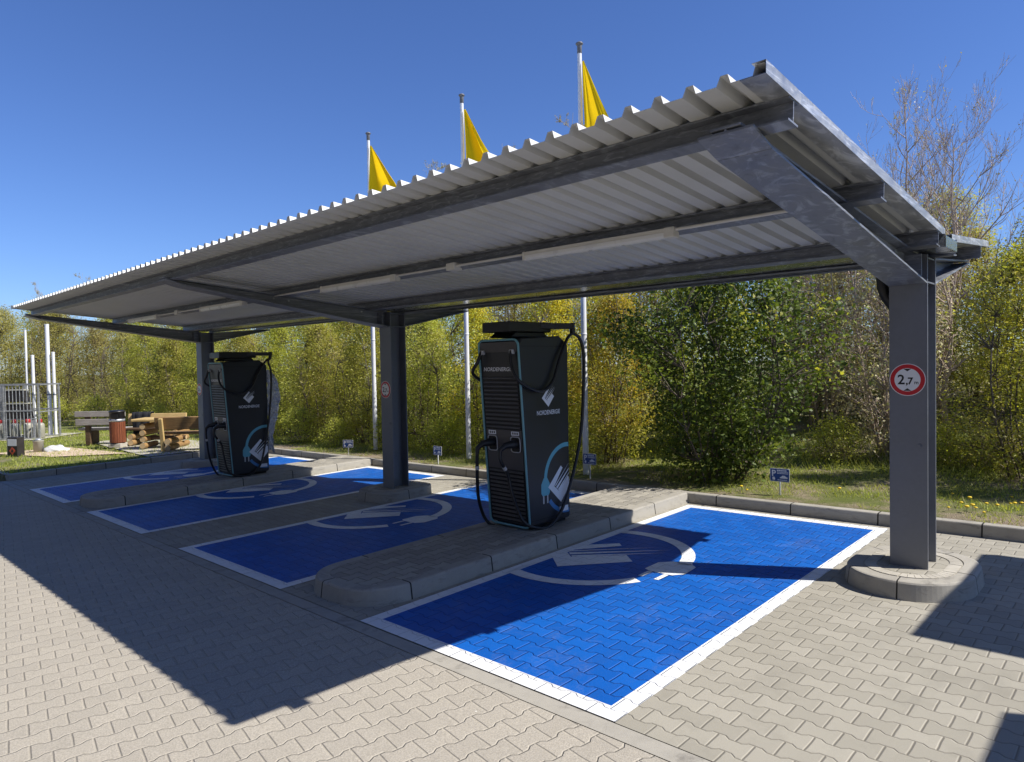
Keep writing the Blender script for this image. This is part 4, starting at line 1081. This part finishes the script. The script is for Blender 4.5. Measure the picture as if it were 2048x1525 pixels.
# the rest of the bank, nothing tells these apart
for (k,x,y,s) in (('willow',-46,-1.5,1.4),('olive',-47,-5,1.4),('olive',-47.5,5.5,1.5),('willow2',-48,1.0,1.45),('olive',-44.5,7.5,1.45),('willow2',-42,9.5,1.45),('olive',-51,3.5,1.6),('willow',-50,8.0,1.6),('willow',-38,10,1.3),('olive',-34.2,10,1.28),('willow2',-30.8,10,1.25),
    ('willow',-27.4,9.9,1.2),('olive',-24.4,9.7,1.16),('willow2',-21.6,9.7,1.18),('willow',-19.2,9.8,1.08),('willow2',-16.7,9.6,1.14),('olive',-14.3,9.7,1.06),('willow',-12.0,9.6,1.02),
    ('olive',-9.9,9.8,1.0),('willow2',-7.9,9.7,1.04),('olive',-6.0,10.6,1.0),('willow2',-3.6,12.4,1.0),('olive',-1.2,13.8,.92),('olive',-3.0,14.4,1.0),('willow2',-.4,12.6,.8),('willow',2.4,13.2,.85),('willow2',5.6,13,.9),
    ('willow',-23,12.4,1.3),('willow2',-17.8,12.4,1.25),('olive',-13,12.4,1.2),('willow',-8.5,12.6,1.2)):
    plant(k,x,y,s)
gl_low=[(-1.75,9.0,.5),(-.3,9.2,.42),(-11.3,6.75,.6),(-15.2,6.55,.65),(-19.7,6.5,.7),(-24.8,6.1,.7),(-28.3,6.3,.8),(-32,6.0,.9),(-36,5.4,.9),(-6.2,7.2,.6),(-9.5,6.95,.55),(1.9,8.0,.6),(-13.2,6.5,.5),(-17.4,6.45,.6)]
for x,y,s in gl_low: plant('low',x,y,s)

# bare trees and pale saplings
def make_tree(name,label,cat,group,seed,H,spread,bark,depth=4,trunk_r=.07,nb=11,lean=.0,lo=.22,buds=True,up=.75,tw=.5):
    rng=np.random.default_rng(seed); t=thing(name,label,cat,(0,0,0),0,group)
    trunk=MB(); mb=MB(); B=[]
    pts=[];x=y=0.0
    for i in range(13):
        z=H*i/12; x+=rng.normal()*.035+lean*.02; y+=rng.normal()*.03; pts.append((x,y,z))
    trunk.tube(pts,[max(.004,trunk_r*(1-.96*(i/12))) for i in range(13)],7,cap=False)
    def grow(p,d,L,r,lv):
        n=5; q=np.array(p,float); d=np.array(d,float); P=[tuple(q)]
        dirs=[]
        for i in range(n):
            d=d+rng.normal(size=3)*.11+np.array((0,0,.16*up)); d/=np.linalg.norm(d); q=q+d*L/n; P.append(tuple(q)); dirs.append(d.copy())
        mb.tube(P,[max(.0022,r*(1-.8*i/n)) for i in range(n+1)],4 if lv<2 else 3,cap=False)
        if lv>=2:
            for i in range(1,n+1): B.append(np.array(P[i])+rng.normal(size=3)*.015)
        if lv<depth-1:
            kk=int(rng.integers(3,6)) if lv<2 else int(rng.integers(2,4))
            for j in range(kk):
                i=int(rng.integers(1,n)); a=rng.normal(size=3); a-=a.dot(dirs[i])*dirs[i]; a/=np.linalg.norm(a)
                nd=dirs[i]*.8+a*.62; nd/=np.linalg.norm(nd)
                grow(P[i],nd,L*rng.uniform(.42,.68),max(.003,r*.5),lv+1)
    for k in range(nb):
        f=lo+(1-lo-.04)*((k+rng.uniform(0,.8))/nb); i=min(11,int(f*12)); p=np.array(pts[i])*(1-(f*12-i))+np.array(pts[i+1])*(f*12-i)
        a=k*2.4+rng.uniform(-.5,.5); L=spread*(1.15-.75*f)*rng.uniform(.8,1.25)*1.3
        grow(p,(math.cos(a)*.8,math.sin(a)*.8,.55),L,trunk_r*.42*(1.1-f*.8),0)
    trunk.build('trunk',bark,t); 
    o=mb.build('branches',bark,t)
    if buds:
        P=np.array(B); P=P[rng.random(len(P))<tw]; V,F=leaves(rng,P,.034,.5); link('buds',fast_mesh('buds',V,F,[M['leaf_brown']]),t)
    return t
bt_=[('tall bare tree, left one of the pair behind the carport right end',21,6.1,1.45,-1.25,11.3),('bare tree, right one of the pair above the green shrubs',22,5.2,1.75,-.55,11.3)]
for lab,sd,H,sp,x,y in bt_:
    t=make_tree('bare_tree',lab,'tree','bare trees at the right',sd,H,sp,M['bark_tree'],trunk_r=.06,nb=25,up=1.3,tw=.14,depth=4,lo=.16); t.location=(x,y,gl(x,y)-.1)
sapl=[(-13.4,10.1,7.9),(-10.4,10.0,8.0),(-8.2,10.0,8.0),(-7.6,9.6,7.8)]
sp0=make_tree('sapling','slim pale sapling behind the yellow blossoming shrubs','tree','slim pale saplings in the hedge',31,7.9,.75,M['bark_pale'],trunk_r=.035,nb=12,lo=.35)
sp1=make_tree('sapling','slim pale sapling behind the yellow blossoming shrubs','tree','slim pale saplings in the hedge',32,7.6,.7,M['bark_pale'],trunk_r=.032,nb=12,lo=.3)
for i,(x,y,zt) in enumerate(sapl+[(-5.6,9.0,6.1),(-6.3,8.9,6.2),(-4.6,10.1,6.0),(-7.2,9.1,6.4),(-9.6,9.1,6.6),(-3.5,9.9,5.6),(-45.5,9.0,7.9),(-44,6.5,7.4)]):
    z=gl(x,y)-.05 if x>-60 else gz(x,y); src=(sp0,sp1)[i%2]; s=(zt-z)/7.8
    if i<2: src.location=(x,y,z); src.scale=(s,s,s)
    else: dup(src,(x,y,z),rnd.uniform(0,6),None,None,s)

# grass, dry grass, dandelions
def blades(name,mat,seed,regions,label,cat):
    rng=np.random.default_rng(seed); Vs=[]
    for (x0,x1,y0,y1,den,h,w,thr) in regions:
        n=int((x1-x0)*(y1-y0)*den); X=rng.uniform(x0,x1,n); Y=rng.uniform(y0,y1,n)
        keep=[]
        for i in range(n):
            v=mnoise.noise(Vector((X[i]*.8,Y[i]*.8,3.1)))*.6+mnoise.noise(Vector((X[i]*2.7,Y[i]*2.7,1.1)))*.5
            edge=min(1,(Y[i]-KY)/.9) if X[i]>KX else 1
            keep.append(v+(edge-1)*.5>thr)
        k=np.array(keep); X=X[k];Y=Y[k]; n=len(X)
        Z=np.array([gl(a_,b_) for a_,b_ in zip(X,Y)])
        a=rng.uniform(0,2*PI,n); hh=h*rng.uniform(.4,1.3,n); ln=rng.uniform(.25,1.15,n)*hh
        b=rng.uniform(0,2*PI,n)
        P=np.stack([X,Y,Z-.01],1); sx=np.stack([np.cos(a)*w,np.sin(a)*w,0*a],1); tip=P+np.stack([np.cos(b)*ln,np.sin(b)*ln,hh],1)
        Vs.append(np.stack([P-sx,P+sx,tip],1).reshape(-1,3))
    V=np.concatenate(Vs); F=np.arange(len(V)).reshape(-1,3)
    o=bpy.data.objects.new(name,fast_mesh(name,V,F,[mat])); col.objects.link(o)
    tag(o,label,cat,None,'stuff'); return o
blades('grass',M['grass'],41,[(-16,5.5,5.56,8.2,560,.065,.006,-.18),(-16,5.5,8.2,10.5,260,.13,.008,-.15),(-32,-16.05,-.0,7.0,230,.085,.011,-.25)],'short patchy green grass on the verge and left lawn','grass')
blades('dry_grass',M['dry_grass'],42,[(-2.2,1.6,8.9,10.6,190,.55,.007,.02),(-13,1,5.6,7.2,45,.10,.005,.0),(-14,5,5.57,6.6,240,.022,.006,-.25),(-3,4,6.6,9,60,.05,.006,-.1)],'pale dry grass tufts before the twiggy shrubs and on the verge','dry grass')
dd=None
rd=random.Random(9)
spots=[(.62,5.98),(.70,6.05),(.66,6.1),(.86,6.3),(.95,6.55),(1.0,6.5),(1.05,6.6),(.52,6.25),(.45,5.95),(.8,5.9),(1.15,6.2),(-.35,6.9),(-.9,6.5),(-1.9,5.85),(-2.05,6.0),(.3,7.0),(.9,7.1),(1.3,6.9),(.55,6.6),(1.12,6.62),(-.1,6.1),(.75,6.35)]
for x,y in spots:
    loc=(x,y,gl(x,y))
    if dd is None:
        dd=thing('dandelion','small yellow dandelion in the verge grass','flower',loc,0,'dandelions in the verge grass')
        mb=MB(); mb.tube([(0,0,-.02),(.004,.002,.03),(.002,.006,.066)],.0028,5); mb.build('stem',M['stem_green'],dd)
        mb=MB(); mb.lathe([(.004,.062),(.018,.068),(.027,.078),(.021,.085),(.008,.089)],(.002,.006,0),k=10); mb.build('flower_head',M['dandelion'],dd)
    else: dup(dd,loc,rd.uniform(0,6),None,None,rd.uniform(.6,1.05))

# ------------------------------------------------------------------ camera
YAWc,PIT,ROL=-0.7602,-0.0273,-0.0185; FPX=1360.43
d=Vector((math.sin(YAWc)*math.cos(PIT),math.cos(YAWc)*math.cos(PIT),math.sin(PIT)))
r=d.cross(Vector((0,0,1))).normalized(); u=r.cross(d)
c,s=math.cos(ROL),math.sin(ROL); R_=c*r+s*u; U_=-s*r+c*u
cam=bpy.data.cameras.new('camera'); co=bpy.data.objects.new('camera',cam); col.objects.link(co)
co.matrix_world=Matrix(((R_.x,U_.x,-d.x,2.1859),(R_.y,U_.y,-d.y,-3.0844),(R_.z,U_.z,-d.z,2.0201),(0,0,0,1)))
cam.sensor_width=36; cam.lens=FPX/2048*36; cam.clip_end=2000; cam.clip_start=.05
scene.camera=co

# ------------------------------------------------------------------ light
ELEV=math.radians(48.7); AZ=math.radians(64.0)      # sun stands towards +x and +y
sd=Vector((math.sin(AZ)*math.cos(ELEV),math.cos(AZ)*math.cos(ELEV),math.sin(ELEV)))
sun=bpy.data.lights.new('sun','SUN'); sun.energy=5.0; sun.angle=math.radians(.5); sun.color=(1.0,.955,.88)
so=bpy.data.objects.new('sun',sun); col.objects.link(so); so.rotation_euler=(-sd).to_track_quat('-Z','Y').to_euler(); so.location=(6,6,12)
w=bpy.data.worlds.new('World'); scene.world=w; w.use_nodes=True
nt=w.node_tree; bg=nt.nodes['Background']; sky=nt.nodes.new('ShaderNodeTexSky'); sky.sky_type='NISHITA'; sky.sun_disc=False
sky.sun_elevation=ELEV; sky.sun_rotation=AZ; sky.altitude=100; sky.air_density=1.0; sky.dust_density=.1; sky.ozone_density=2.0
tint=nt.nodes.new('ShaderNodeMix'); tint.data_type='RGBA'; tint.blend_type='MULTIPLY'; tint.inputs[0].default_value=1; tint.inputs[7].default_value=(.75,1.0,1.58,1)
nt.links.new(sky.outputs[0],tint.inputs[6]); nt.links.new(tint.outputs[2],bg.inputs[0]); bg.inputs[1].default_value=.067
scene.view_settings.view_transform='Standard'; scene.view_settings.look='None'; scene.view_settings.exposure=.45; scene.view_settings.gamma=1
scene.cycles.max_bounces=8; scene.cycles.diffuse_bounces=4; scene.cycles.use_denoising=True
